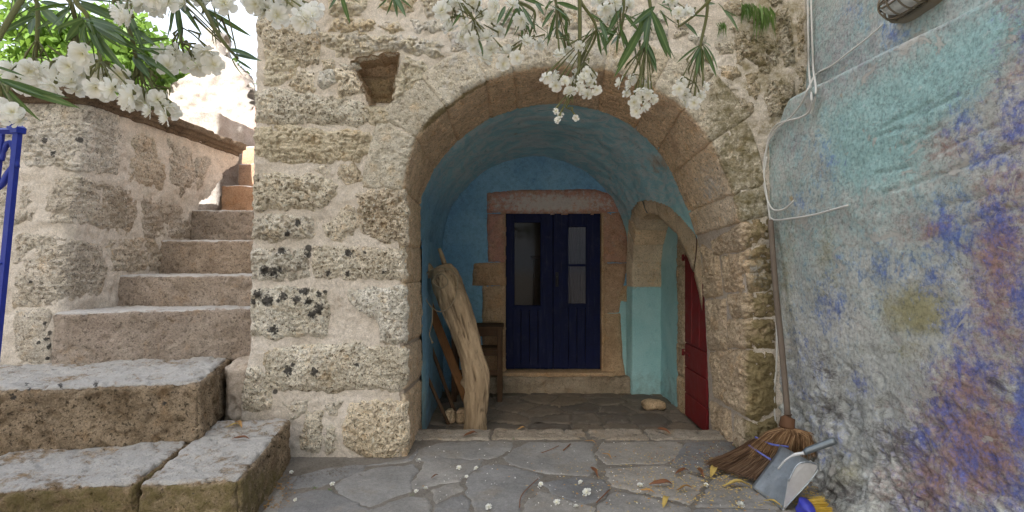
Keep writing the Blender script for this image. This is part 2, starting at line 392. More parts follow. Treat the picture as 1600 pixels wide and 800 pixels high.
def wood_mat(name, a, b, dark, axis=(1, 1, 0.08), bump=0.004, rough=0.75):
    k = NB(name); p = k.pos(scale=axis)
    n1 = k.noise(p, 14, 5, 0.65, 0.6); n2 = k.noise(p, 60, 5, 0.7); n3 = k.noise(k.pos(), 5, 4, 0.6)
    c = k.ramp(n1, (0.3, b), (0.65, a)); c = k.mix(k.math('MULTIPLY', k.step(n2, 0.55, 0.7), 0.6), c, dark)
    c = k.mix(k.math('MULTIPLY', k.step(n3, 0.5, 0.75), 0.4), c, tuple(x * 0.6 for x in a))
    c = k.mix(k.math('MULTIPLY', k.step(k.noise(p, 30, 8, 0.8), 0.58, 0.68), 0.55), c, tuple(x * 0.45 for x in b)); c = k.mix(k.math('MULTIPLY', k.attr('crack'), 0.8), c, dark)
    k.col(c); k.rough(rough); k.bump(k.math('ADD', n1, n2), bump, 0.8); return k.m
M_drift = wood_mat("driftwood", (0.45, 0.34, 0.22), (0.28, 0.20, 0.12), (0.07, 0.048, 0.03), axis=(1, 1, 0.12), bump=0.012)
M_plank = wood_mat("orange_timber", (0.26, 0.125, 0.05), (0.17, 0.08, 0.03), (0.10, 0.045, 0.02))
M_darkwood = wood_mat("dark_timber", (0.115, 0.065, 0.035), (0.07, 0.04, 0.022), (0.03, 0.018, 0.012))
M_handle = wood_mat("broom_handle_wood", (0.17, 0.135, 0.105), (0.12, 0.09, 0.07), (0.07, 0.05, 0.04), axis=(1, 1, 0.05), bump=0.001)

def flat(name, c, rough=0.6, metal=0.0, var=0.15, scale=18, bump=0.0, spec=0.4, dirt=None, chips=None):
    k = NB(name); p = k.pos(); n = k.noise(p, scale, 5, 0.65)
    x = k.mix(n, tuple(v * (1 - var) for v in c), tuple(min(1, v * (1 + var)) for v in c))
    if dirt: x = k.mix(k.math('MULTIPLY', k.step(k.noise(p, scale * 0.6, 6, 0.75), 0.52, 0.72), 0.7), x, dirt)
    if chips:
        ch = k.step(k.noise(p, 16, 10, 0.75), 0.655, 0.668); x = k.mix(k.math('MULTIPLY', ch, 0.8), x, chips)
        dr = k.step(k.noise(k.pos(scale=(14, 14, 1.2)), 2.5, 6, 0.7), 0.5, 0.72); x = k.mix(k.math('MULTIPLY', dr, 0.35), x, chips)
    k.col(x); k.rough(k.ramp(n, (0.3, rough * 0.85), (0.7, min(1, rough * 1.15))))
    k.b.inputs["Metallic"].default_value = metal; k.b.inputs["Specular IOR Level"].default_value = spec
    if bump: k.bump(n, bump, 0.6)
    return k.m
M_navy = flat("navy_door_paint", (0.009, 0.013, 0.052), 0.6, var=0.5, scale=9, bump=0.003, spec=0.12, dirt=(0.030, 0.034, 0.070), chips=(0.06, 0.065, 0.10))
M_red = flat("red_door_paint", (0.17, 0.009, 0.012), 0.55, var=0.25, scale=9, bump=0.003, dirt=(0.13, 0.012, 0.014), chips=(0.26, 0.06, 0.05))
M_gate = flat("blue_gate_paint", (0.018, 0.035, 0.30), 0.42, var=0.25, bump=0.002, dirt=(0.05, 0.07, 0.30))
M_cable = flat("white_cable", (0.62, 0.60, 0.56), 0.5, var=0.1)
M_zinc = flat("galvanised_sheet", (0.40, 0.44, 0.48), 0.42, metal=0.75, var=0.25, scale=26, bump=0.002, dirt=(0.20, 0.22, 0.24), chips=(0.62, 0.64, 0.66))
M_zinc_in = flat("bright_sheet", (0.62, 0.62, 0.62), 0.5, metal=0.15, var=0.2, scale=30, bump=0.004)
M_grip = flat("grey_metal_handle", (0.20, 0.225, 0.245), 0.4, metal=0.6, var=0.15)
M_lampmetal = flat("lamp_cage_metal", (0.22, 0.18, 0.13), 0.5, metal=0.5, var=0.3, dirt=(0.2, 0.13, 0.06))
M_lampglass = flat("lamp_glass", (0.72, 0.70, 0.66), 0.25, var=0.12, dirt=(0.45, 0.42, 0.38))
M_bluebrush = flat("blue_plastic", (0.05, 0.055, 0.42), 0.35, var=0.12)
def straw_mat(name, a, b, c_):
    k = NB(name); k.col(k.ramp(k.attr("tone"), (0.0, a), (0.55, b), (1.0, c_))); k.rough(0.75); return k.m
M_straw = straw_mat("broom_straw", (0.12, 0.06, 0.03), (0.29, 0.165, 0.08), (0.46, 0.30, 0.16))
M_straw_dark = straw_mat("broom_straw_dark", (0.09, 0.05, 0.03), (0.20, 0.12, 0.07), (0.34, 0.225, 0.14))
M_yellowbr = straw_mat('yellow_bristle', (0.45, 0.28, 0.03), (0.66, 0.46, 0.08), (0.8, 0.6, 0.18))
M_twine = flat("blue_twine", (0.12, 0.14, 0.42), 0.8, var=0.25, scale=60)
M_rope = flat("rope_fibre", (0.27, 0.22, 0.15), 0.9, var=0.25, scale=80)
M_iron = flat("black_iron", (0.02, 0.02, 0.024), 0.5, metal=0.3)
M_curtain = flat("grey_curtain", (0.085, 0.08, 0.115), 0.7, var=0.3, scale=12)
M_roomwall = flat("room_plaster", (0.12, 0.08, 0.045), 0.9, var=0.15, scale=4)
M_house = flat("cream_render", (0.80, 0.76, 0.69), 0.9, var=0.1, scale=3)
M_soil = flat("earth", (0.16, 0.12, 0.085), 0.95, var=0.3, scale=6, bump=0.02)
M_sunwall = mortar_mat("sunlit_lime_rubble", (0.46, 0.41, 0.355), (0.34, 0.28, 0.235), dirt=(0.12, 0.09, 0.07), bump=0.03)
M_pinkwall = mortar_mat("pink_render", (0.50, 0.31, 0.25), (0.38, 0.25, 0.21), dirt=(0.2, 0.16, 0.14))
M_redstep = stone_mat("upper_step_stone", (0.42, 0.28, 0.19), (0.34, 0.20, 0.13), (0.22, 0.12, 0.07), bump=0.006, grain=0.2, spots=False)
def glass_mat():
    k = NB("window_glass"); k.b.inputs["Transmission Weight"].default_value = 1.0; k.b.inputs["IOR"].default_value = 1.2
    k.col((0.75, 0.78, 0.8)); k.rough(0.05); return k.m
M_glass = glass_mat()

def leaf_mat(name, a, b, rib, trans=0.35):
    k = NB(name); n = k.noise(k.pos(), 9, 3); r = k.rnd()
    c = k.mix(k.math('ADD', k.math('MULTIPLY', r, 0.75), k.math('MULTIPLY', n, 0.25)), a, b)
    c = k.mix(k.math('MULTIPLY', k.attr("rib"), 0.7), c, rib)
    k.col(c); k.rough(0.45); k.b.inputs["Specular IOR Level"].default_value = 0.45
    tr = k.n.new("ShaderNodeBsdfTranslucent"); k.L(k.mix(0.5, c, (0.25, 0.36, 0.05)), tr.inputs[0])
    mx = k.n.new("ShaderNodeMixShader"); mx.inputs[0].default_value = trans
    k.L(k.b.outputs[0], mx.inputs[1]); k.L(tr.outputs[0], mx.inputs[2])
    k.L(mx.outputs[0], k.n["Material Output"].inputs[0]); return k.m
M_leaf = leaf_mat("oleander_leaf", (0.030, 0.072, 0.022), (0.085, 0.15, 0.045), (0.20, 0.27, 0.10), 0.25)
M_treeleaf = leaf_mat("background_leaf", (0.10, 0.19, 0.03), (0.22, 0.34, 0.06), (0.25, 0.36, 0.10), 0.45)
M_weed = leaf_mat("weed_leaf", (0.09, 0.17, 0.04), (0.17, 0.26, 0.07), (0.2, 0.3, 0.1), 0.3)
M_dryleaf = flat("dry_leaf", (0.34, 0.19, 0.06), 0.7, var=0.4, scale=50)
M_brownleaf = flat("brown_leaf", (0.17, 0.07, 0.03), 0.6, var=0.3, scale=50)
M_yellowleaf = flat("yellow_leaf", (0.46, 0.33, 0.09), 0.7, var=0.3, scale=50)
M_stem = flat("oleander_stem", (0.13, 0.135, 0.05), 0.7, var=0.35, scale=20)
M_bark = flat("oleander_bark", (0.15, 0.11, 0.08), 0.85, var=0.3, scale=20, bump=0.006)
M_bud = flat("green_bud", (0.30, 0.36, 0.10), 0.6, var=0.3, scale=60)
def petal_mat():
    k = NB("white_petal"); k.col(k.mix(k.attr("rib"), (0.90, 0.895, 0.87), (0.74, 0.70, 0.40))); k.rough(0.6)
    tr = k.n.new("ShaderNodeBsdfTranslucent"); tr.inputs[0].default_value = (0.86, 0.85, 0.76, 1)
    mx = k.n.new("ShaderNodeMixShader"); mx.inputs[0].default_value = 0.4
    k.L(k.b.outputs[0], mx.inputs[1]); k.L(tr.outputs[0], mx.inputs[2])
    k.L(mx.outputs[0], k.n["Material Output"].inputs[0]); return k.m
M_petal = petal_mat()

# ------------------------------------------------------------------ surfaces that stones are laid on
D = 3.74; DI = 4.56            # outer and inner face of the arched wall
UX = D / F                     # metres per pixel on the outer face

class Prof:
    """vertical wall over a plan polyline; u = u0 + arclength"""
    def __init__(self, pts, u0, rad=0.03, batter=None):
        P = np.array(pts, float); seg = np.linalg.norm(np.diff(P, axis=0), axis=1); s = np.concatenate([[0], np.cumsum(seg)])
        n = int(s[-1] / 0.005); t = np.linspace(0, s[-1], n)
        x = np.interp(t, s, P[:, 0]); y = np.interp(t, s, P[:, 1])
        kn = max(3, int(rad / 0.005) * 2 + 1); ker = np.hanning(kn + 2); ker /= ker.sum(); h = len(ker) // 2
        x = np.convolve(np.concatenate([x[0] + (x[0] - x[1:h + 1])[::-1], x, x[-1] + (x[-1] - x[-h - 1:-1])[::-1]]), ker, 'valid')[:n]
        y = np.convolve(np.concatenate([y[0] + (y[0] - y[1:h + 1])[::-1], y, y[-1] + (y[-1] - y[-h - 1:-1])[::-1]]), ker, 'valid')[:n]
        tx, ty = np.gradient(x), np.gradient(y); l = np.hypot(tx, ty) + 1e-12
        self.t, self.x, self.y, self.nx, self.ny = t + u0, x, y, ty / l, -tx / l
        self.batter = batter
    def ev(self, u, v):
        x = np.interp(u, self.t, self.x); y = np.interp(u, self.t, self.y)
        nx = np.interp(u, self.t, self.nx); ny = np.interp(u, self.t, self.ny)
        if self.batter:
            bx, by = self.batter(v); x = x + bx; y = y + by
        return np.stack([x, y, v], -1), np.stack([nx, ny, np.zeros_like(nx)], -1)
class Plane:
    def __init__(self, f): self.f = f
    def ev(self, u, v): return self.f(u, v)

class Inv:
    """pixel -> (u, v) on a surface, by nearest visible sample"""
    def __init__(self, surf, u0, u1, v0, v1, st=0.006):
        us = np.arange(u0, u1, st); vs = np.arange(v0, v1, st)
        U, Vv = np.meshgrid(us, vs, indexing='ij'); self.U, self.V = U.ravel(), Vv.ravel()
        P, N = surf.ev(self.U, self.V)
        ok = ((np.array([0, 0, CAMZ]) - P) * N).sum(-1) > 0.002
        self.U, self.V, P = self.U[ok], self.V[ok], P[ok]
        self.px, self.py = proj(P)
    def __call__(self, pts):
        out = []
        for a, b in pts:
            k = np.argmin((self.px - a) ** 2 + (self.py - b) ** 2); out.append((self.U[k], self.V[k]))
        return out

def patch(name, surf, poly, mat, parent, res=0.008, thick=0.03, edge=0.03, rough=0.012, pit=0.010, warp=0.010, seed=0.0, paint=None, lay=0.0, margin=0.022, grow=0.007):
    """one stone: a rough height field over poly (u, v), falling away below the mortar past its edge"""
    poly = np.array(poly, float)
    a = poly.min(0) - margin - 0.015; b = poly.max(0) + margin + 0.015
    us = np.arange(a[0], b[0] + res, res); vs = np.arange(a[1], b[1] + res, res)
    U, Vv = np.meshgrid(us, vs, indexing='ij'); u, v = U.ravel(), Vv.ravel()
    P, N = surf.ev(u, v)
    q = P + seed
    wu = fbm(q, 11, 3) * warp * 1.6; wv = fbm(q + 31.7, 11, 3) * warp * 1.6
    s = poly_in(np.stack([u + wu, v + wv], -1), poly) + grow
    h = np.where(s > 0, thick * (1 - np.exp(-np.maximum(s, 0) / edge)), np.maximum(s * 1.6, -0.05)) + 0.002
    ins = sstep(-0.012, 0.018, s)
    h = h + ins * (fbm(q, 6, 3) * rough * 1.3 + fbm(q + 5.1, 22, 3, 0.6) * rough * 0.9)
    if lay: h = h + ins * lay * fbm(q * np.array([1, 1, 5.0]) + 3.3, 6, 3, 0.6)
    if pit:
        pn = fbm(q + 9.3, 24, 2); h = h - ins * pit * sstep(0.20, 0.42, pn) * 1.8
        pn = fbm(q + 2.3, 42, 2); h = h - ins * pit * sstep(0.16, 0.40, pn) * 1.1
    P = P + N * h[:, None]
    keep = (s > -margin).reshape(U.shape)
    f, used = grid_faces(keep)
    if not len(f): return None
    at = paint(P[used], u[used], v[used]) if paint else None
    return obj(name, P[used], f[:, ::-1] if getattr(surf, 'flip', False) else f, mat, parent, attrs=at)

def sheet(name, surf, u0, u1, v0, v1, res, mat, parent, amp=0.006, freq=7, keepf=None, paint=None, off=0.0, seed=0.0, extra=None):
    us = np.linspace(u0, u1, max(2, int(round((u1 - u0) / res)) + 1)); vs = np.linspace(v0, v1, max(2, int(round((v1 - v0) / res)) + 1))
    U, Vv = np.meshgrid(us, vs, indexing='ij'); u, v = U.ravel(), Vv.ravel()
    P, N = surf.ev(u, v)
    h = off + amp * fbm(P + seed, freq, 4, 0.55)
    if extra is not None: h = h + extra(P, u, v)
    keep = np.ones(U.shape, bool) if keepf is None else keepf(u, v, P).reshape(U.shape)
    P = P + N * h[:, None]
    f, used = grid_faces(keep)
    at = paint(P[used], u[used], v[used]) if paint else None
    return obj(name, P[used], f[:, ::-1] if getattr(surf, 'flip', False) else f, mat, parent, attrs=at)

def rblock(name, top, z0, z1, mat, parent, r=0.03, res=0.02, rough=0.012, seed=0.0, paint=None, sag=0.0):
    """stone block: top = four xy corners (front-left, front-right, back-right, back-left), rounded and roughened"""
    c = np.array(top, float)
    lx = (np.linalg.norm(c[1] - c[0]) + np.linalg.norm(c[2] - c[3])) / 2; ly = (np.linalg.norm(c[3] - c[0]) + np.linalg.norm(c[2] - c[1])) / 2; lz = z1 - z0
    dim = np.array([lx, ly, lz]); vs, fs, n0 = [], [], 0
    for ax in range(3):
        for side in (0, 1):
            a, b = [i for i in range(3) if i != ax]
            na, nb = max(3, int(dim[a] / res)), max(3, int(dim[b] / res))
            A, B = np.meshgrid(np.linspace(0, dim[a], na + 1), np.linspace(0, dim[b], nb + 1), indexing='ij')
            p = np.zeros((A.size, 3)); p[:, a] = A.ravel(); p[:, b] = B.ravel(); p[:, ax] = dim[ax] * side
            f, _ = grid_faces(np.ones(A.shape, bool))
            if (side == 1) != (ax == 1): f = f
            else: f = f[:, ::-1]
            vs.append(p); fs.append(f + n0); n0 += len(p)
    p = np.concatenate(vs); f = np.concatenate(fs)
    q = np.clip(p, r, dim - r); d = p - q; l = np.linalg.norm(d, axis=1)[:, None]; nrm = d / np.maximum(l, 1e-9)
    p = q + nrm * r
    sx = p[:, 0] / lx; sy = p[:, 1] / ly
    xy = (c[0] * (1 - sx)[:, None] + c[1] * sx[:, None]) * (1 - sy)[:, None] + (c[3] * (1 - sx)[:, None] + c[2] * sx[:, None]) * sy[:, None]
    P = np.concatenate([xy, (z0 + p[:, 2])[:, None]], 1)
    ex = (c[1] - c[0]) / np.linalg.norm(c[1] - c[0]); ey = (c[3] - c[0]) / np.linalg.norm(c[3] - c[0])
    n = np.concatenate([nrm[:, :1] * ex + nrm[:, 1:2] * ey, nrm[:, 2:]], 1)
    g = P + seed
    edge = 1 - np.abs(nrm).max(1)
    h = fbm(g, 5, 3) * rough * 1.5 + fbm(g + 4, 20, 3, 0.6) * rough - sstep(0.1, 0.5, fbm(g + 8, 15, 2)) * rough * 1.6 - edge * 3.0 * rough * np.clip(0.6 + fbm(g + 6, 9, 2) * 2, 0, 2)
    P = P + n * h[:, None]
    return obj(name, P, f, mat, parent, attrs=paint(P, n) if paint else None)

# ------------------------------------------------------------------ arched wall
ARCH = [(633,726,657,690),(633,600,657,580),(633,500,657,495),(632,400,656,400),(630,298,655,320),(637,255,663,293),(650,215,677,263),
        (670,190,693,241),(696,168,714,219),(725,146,740,198),(760,127,765,183),(800,113,805,169),(845,105,850,161),(890,104,890,161),
        (945,109,935,170),(990,122,970,184),(1030,142,1000,205),(1072,172,1030,235),(1112,222,1052,270),(1133,262,1066,300),
        (1148,303,1078,330),(1160,350,1090,370),(1166,400,1097,410),(1168,500,1103,500),(1168,600,1107,600),(1168,726,1109,690)]
_a = smooth_path([W(a, b, D)[[0, 2]] for a, b, c, d in ARCH], 14)
_i = smooth_path([W(c, d, DI)[[0, 2]] for a, b, c, d in ARCH], 14)
_u = np.concatenate([[0], np.cumsum(np.linalg.norm(np.diff(_a, axis=0), axis=1))])
_t = np.gradient(_a, axis=0); _t /= np.linalg.norm(_t, axis=1)[:, None]
_n2 = np.stack([-_t[:, 1], _t[:, 0]], 1)
_k = np.hanning(23); _k /= _k.sum()
_n2 = np.stack([np.convolve(np.pad(_n2[:, j], 11, 'edge'), _k, 'valid') for j in (0, 1)], 1)
_n2 /= np.linalg.norm(_n2, axis=1)[:, None]
UARCH = _u[-1]
class ArchSurf:
    r = 0.022
    def ev(self, u, v):
        A = np.stack([np.interp(u, _u, _a[:, j]) for j in (0, 1)], -1)
        I = np.stack([np.interp(u, _u, _i[:, j]) for j in (0, 1)], -1)
        n = np.stack([np.interp(u, _u, _n2[:, j]) for j in (0, 1)], -1)
        x = np.clip(v / self.r, -30, 30)
        o = np.log1p(np.exp(-x)) * self.r; o = np.where(v < -20 * self.r, -v, o)
        dp = np.log1p(np.exp(x)) * self.r; dp = np.where(v > 20 * self.r, v, dp)
        w = 1 / (1 + np.exp(-x))
        t = (dp / (DI - D))[..., None]
        XZ = A + (I - A) * t + n * o[..., None]
        P = np.stack([XZ[..., 0], D + dp, XZ[..., 1]], -1)
        N = np.stack([-n[..., 0] * w, -(1 - w), -n[..., 1] * w], -1)
        return P, N / np.linalg.norm(N, axis=-1)[..., None]
AS = ArchSurf()
def u_at(px, py):
    q = W(px, py, D)[[0, 2]]; return _u[np.argmin(((_a - q) ** 2).sum(1))]
def inner_at(u): return np.stack([np.interp(u, _u, _i[:, j]) for j in (0, 1)], -1)

house = root("arched_stone_wall", (0, D, 0), "rough limestone wall with a wide round arch of dressed stones opening onto the blue porch", "stone wall")
FP = Prof([(-1.90, 5.9), (-1.90, D), (2.45, D)], -1.90 - (5.9 - D), rad=0.035,
          batter=lambda v: (np.interp(v, [0, 0.45, 0.8, 1.6, 3.3], [-0.11, -0.08, -0.02, 0.0, 0.035]), 0 * v))
finv = Inv(FP, -2.6, 2.4, 0.0, 3.5, 0.006)
LICH = [(413,423,9),(428,425,9),(437,422,6),(440,392,8),(482,388,7),(481,398,7),(545,395,7),(513,427,6),(543,428,5),(403,460,9),(418,470,11),(442,462,8),
        (463,468,8),(478,455,7),(482,472,7),(499,480,9),(488,492,9),(497,486,8),(498,460,5),(427,515,9),(450,579,9),(491,581,8),(457,570,5),(558,570,4),
        (465,348,6),(449,366,5),(430,612,5),(395,470,6),(508,456,4),(470,455,5),(435,470,5),(600,425,4),(570,395,4)]
def spots(px, py, lst):
    a = np.zeros(len(px))
    for x, y, r in lst: a = np.maximum(a, np.clip(1.0 - 0.62 * np.hypot(px - x, py - y) / r, 0, 1))
    return a
def blob(px, py, cx, cy, rx, ry, ang=0.0):
    c, s = math.cos(R(ang)), math.sin(R(ang)); dx, dy = px - cx, py - cy
    return np.clip(1.0 - 0.5 * np.hypot((dx * c + dy * s) / rx, (-dx * s + dy * c) / ry), 0, 1)
def facade_paint(P, u, v):
    px, py = proj(P)
    moss = 0.30 * sstep(1060, 1160, px) + 0.30 * blob(px, py, 1200, 60, 60, 110) + 0.12 * sstep(330, 700, py) * (px < 700)
    moss = moss + 0.25 * blob(px, py, 590, 110, 60, 60) + 0.2 * blob(px, py, 470, 300, 120, 60)
    pale = 0.30 * sstep(160, 30, py) * (px < 1080) + 0.35 * blob(px, py, 760, 90, 230, 60) + 0.22 * blob(px, py, 470, 480, 80, 60)
    return {"moss": moss, "lich": spots(px, py, LICH), "pale": pale, "tan": 0.35 * blob(px, py, 600, 335, 50, 60) + 0.25 * sstep(1080, 1180, px)}

archpoly = np.concatenate([_a, [[_a[-1, 0], -0.6], [_a[0, 0], -0.6]]])
NICHE = [(548,97),(562,91),(590,86),(616,83),(625,84),(618,128),(613,160),(577,162),(571,150),(566,130),(557,114)]
_nn = []
for _a0, _b0 in zip(NICHE, NICHE[1:] + NICHE[:1]):
    for _t in (0, .25, .5, .75): _nn.append((_a0[0] * (1 - _t) + _b0[0] * _t + RS.normal() * 1.8, _a0[1] * (1 - _t) + _b0[1] * _t + RS.normal() * 1.6))
NICHE = _nn
niche_uv = np.array(finv(NICHE))
def keep_facade(u, v, P):
    a = poly_in(P[:, [0, 2]], archpoly); n = poly_in(np.stack([u, v], 1), niche_uv)
    return (a < -0.035) & (n < 0.004)
sheet("mortar", FP, -3.9, 2.45, -0.06, 4.3, 0.0125, M_mortar_pale, house, amp=0.014, freq=6, keepf=keep_facade, paint=facade_paint,
      extra=lambda P, u, v: 0.010 * fbm(P + 7, 25, 3) + 0.0)
sheet("mortar", AS, 0.0, UARCH, -0.09, DI - D + 0.03, 0.02, M_mortar, house, amp=0.006, freq=9, off=-0.008)

STONES = [  # outlines on the outer face, in photograph pixels; (outline, kind, relief)
 ([(404,27),(430,20),(470,28),(497,45),(502,75),(495,100),(470,105),(440,82),(415,75),(402,50)],0,0.05),
 ([(416,80),(440,82),(466,92),(465,110),(440,128),(414,132)],1,0.02),
 ([(464,108),(490,113),(488,140),(470,148),(454,132)],0,0.025),
 ([(396,142),(430,136),(470,148),(520,152),(568,162),(580,183),(560,195),(500,194),(400,190)],0,0.05),
 ([(498,114),(518,110),(524,130),(510,139),(498,130)],0,0.06),
 ([(522,111),(545,108),(556,122),(566,145),(532,150),(526,130)],0,0.06),
 ([(503,93),(522,95),(522,107),(506,108)],0,0.04),
 ([(528,100),(552,99),(556,107),(540,108)],0,0.04),
 ([(505,52),(545,54),(600,54),(655,58),(690,68),(694,88),(650,86),(622,77),(590,82),(560,90),(526,86),(518,75),(502,66)],1,0.05),
 ([(520,28),(575,32),(620,36),(630,48),(560,50),(512,46)],1,0.03),
 ([(642,34),(690,35),(700,48),(648,49)],0,0.035),
 ([(630,88),(660,96),(668,110),(640,150),(617,158),(618,140),(624,110)],1,0.04),
 ([(568,168),(600,168),(612,177),(600,196),(582,192)],1,0.035),
 ([(585,-8),(652,-8),(647,18),(597,17)],1,0.04), ([(510,-8),(575,-8),(570,20),(516,22)],1,0.04),
 ([(398,202),(450,197),(510,205),(560,205),(582,213),(572,240),(560,250),(500,254),(460,254),(398,246)],1,0.045),
 ([(493,263),(510,260),(518,269),(506,275)],0,0.03), ([(530,258),(556,256),(566,278),(545,285),(528,276)],0,0.015),
 ([(390,274),(440,270),(500,276),(527,290),(525,303),(510,318),(490,328),(450,326),(393,328)],0,0.05),
 ([(390,343),(430,335),(490,341),(488,373),(440,376),(390,374)],0,0.045),
 ([(531,331),(540,321),(557,326),(562,345),(550,364),(535,377),(510,370),(507,353),(520,346)],0,0.06),
 ([(556,302),(580,294),(631,298),(632,380),(602,379),(566,364),(561,340),(559,320)],0,0.035),
 ([(390,392),(440,388),(481,390),(485,434),(440,439),(390,436)],0,0.045),
 ([(488,387),(540,385),(630,390),(632,433),(560,437),(491,436)],0,0.045),
 ([(388,452),(440,450),(512,452),(516,490),(510,524),(430,529),(392,520)],0,0.045),
 ([(546,452),(600,449),(631,449),(632,530),(615,539),(596,534),(590,500),(570,488),(549,475)],0,0.045),
 ([(413,546),(470,540),(560,537),(632,547),(632,588),(625,611),(580,607),(520,613),(450,608),(416,603)],0,0.05),
 ([(480,645),(502,643),(503,680),(495,710),(472,700),(472,675)],0,0.04), ([(504,636),(535,626),(525,649),(512,648)],0,0.03),
 ([(508,666),(523,666),(528,700),(510,711),(503,690)],0,0.035), ([(545,631),(590,624),(630,632),(634,688),(620,714),(570,711),(540,700),(535,670)],0,0.06),
 ([(440,626),(480,626),(478,645),(455,655)],0,0.03), ([(374,575),(400,572),(425,600),(424,640),(382,642),(372,622)],0,0.05),
 ([(1165,55),(1208,60),(1220,80),(1213,100),(1182,105),(1165,88)],2,0.06), ([(1210,20),(1232,15),(1238,60),(1243,98),(1226,104),(1216,70)],2,0.06),
 ([(1200,127),(1238,124),(1243,168),(1228,184),(1201,181),(1193,160)],2,0.055), ([(1150,155),(1177,158),(1180,172),(1172,183),(1156,170)],2,0.035),
 ([(1122,105),(1150,103),(1157,118),(1145,125),(1126,120)],2,0.04), ([(1118,66),(1144,66),(1144,82),(1122,84)],2,0.04),
 ([(1150,48),(1170,49),(1170,56),(1151,57)],2,0.035), ([(1128,40),(1152,42),(1152,50),(1131,50)],2,0.03),
 ([(1168,118),(1185,112),(1188,140),(1178,154),(1167,140)],2,0.03), ([(1185,106),(1204,105),(1200,117),(1186,117)],2,0.03),
 ([(1200,-4),(1226,-4),(1222,12),(1205,10)],2,0.04), ([(1130,5),(1160,0),(1165,20),(1137,26)],2,0.04), ([(1172,8),(1195,14),(1190,40),(1171,38)],2,0.035),
 ([(1080,55),(1100,53),(1105,68),(1085,70)],0,0.03), ([(1087,85),(1114,90),(1111,109),(1091,105)],2,0.035), ([(1092,130),(1128,124),(1155,140),(1138,142),(1108,139)],2,0.03),
 ([(700,52),(745,48),(748,76),(705,82)],0,0.03), ([(840,8),(898,8),(905,44),(846,46)],0,0.03), ([(914,12),(968,10),(974,44),(920,46)],0,0.03),
 ([(985,18),(1038,18),(1044,66),(992,60)],0,0.03), ([(758,18),(822,14),(826,50),(766,56)],0,0.03), ([(1050,28),(1075,28),(1078,48),(1056,56)],2,0.03),
 ([(655,-5),(720,-5),(724,30),(668,28)],1,0.03), ([(1172,60),(1150,62),(1152,96),(1160,100)],2,0.03), ([(1245,30),(1256,30),(1256,80),(1248,86)],2,0.03),
 ([(1246,108),(1256,108),(1256,150),(1249,160)],2,0.03),
]
for k, (pl, kind, th) in enumerate(STONES):
    o = patch("stone", FP, finv(pl), ((M_lime, M_lime_grey, M_lime)[k % 3], M_lime_pale, M_lime)[kind], house, res=0.0065, thick=th * 0.55, edge=0.018 + 0.2 * th, rough=0.010 * (0.6 + 0.9 * RS.rand()), pit=0.005 + 0.011 * RS.rand(), warp=0.020,
          seed=k * 3.7, paint=facade_paint, lay=0.018 if kind == 1 else 0.006)
rblock("mortar_fillet", [(-2.12, 3.76), (-1.93, 3.76), (-1.93, 4.5), (-2.32, 4.5)], 0.2, 0.68, M_mortar, house, r=0.07, rough=0.02, seed=44)
# the putlog hole beside the arch
hb = [W(a, b, D) for a, b in NICHE]
def niche_box():
    vs, fs = [], []
    n = len(hb)
    for dpt in (-0.02, 0.12, 0.24):
        for p in hb: vs.append((p[0], D + dpt, p[2]))
    for j in (0, 1):
        for a in range(n):
            b = (a + 1) % n; fs.append((j * n + a, j * n + b, (j + 1) * n + b, (j + 1) * n + a))
    fs.append(tuple(2 * n + a for a in range(n))); return vs, fs
obj("wall_hole", *niche_box(), M_jamb, house, smooth=False)
nb = Plane(lambda u, v: (np.stack([u, 0 * u + D + 0.24, v], -1), np.stack([0 * u, 0 * u - 1, 0 * u], -1)))
ni = Inv(nb, -1.9, -0.5, 2.2, 3.2)
for k, pl in enumerate([[(556,94),(620,90),(620,118),(560,118)], [(560,120),(618,120),(612,152),(570,152)]]):
    patch("stone", nb, ni(pl), M_jamb, house, thick=0.05, seed=k + 60)

# dressed stones of the arch: front face and underside in one piece
JOINTS = [(630,298,.0,.30),(650,215,.30,.30),(697,168,.28,.30),(760,127,.27,.24),(802,113,.24,.24),(870,104,.24,.24),(945,109,.25,.25),(1022,138,.28,.30),
          (1070,170,.33,.34),(1112,222,.34,.30),(1148,303,.24,.24),(1159,345,.20,.20)]
def arch_paint(P, u, v):
    px, py = proj(P)
    tan = sstep(-0.012, 0.022, v) * (1 - 0.5 * sstep(1040, 1150, px) * blob(px, py, 1120, 290, 60, 60))
    moss = 0.75 * np.clip(1 - np.abs(v - 0.02) / 0.05, 0, 1) * sstep(640, 680, px) * sstep(800, 740, px) + 0.55 * (v < 0.03) * sstep(1060, 1130, px)
    moss = moss + 0.35 * np.clip(1 - np.abs(v) / 0.04, 0, 1) * (px < 700)
    pale = 0.42 * (v < 0.01) * sstep(640, 700, px) * sstep(1070, 1000, px) * sstep(210, 150, py) + 0.5 * blob(px, py, 1108, 290, 30, 50)
    return {"tan": tan, "moss": moss, "pale": pale}
for k in range(len(JOINTS) - 1):
    u0, u1 = u_at(*JOINTS[k][:2]), u_at(*JOINTS[k + 1][:2]); l0, l1 = JOINTS[k][3], JOINTS[k + 1][2]
    g = 0.004
    poly = [(u0 + g, -l0), (u1 - g, -l1), (u1 - g, 0.0), (u1 - g, DI - D + 0.02), (u0 + g, DI - D + 0.02), (u0 + g, 0.0)]
    patch("arch_stone", AS, poly, M_voussoir, house, res=0.0085, thick=0.014, edge=0.010, rough=0.008, pit=0.005, warp=0.008, seed=100 + k * 2.9, paint=arch_paint, margin=0.012, grow=0.002)
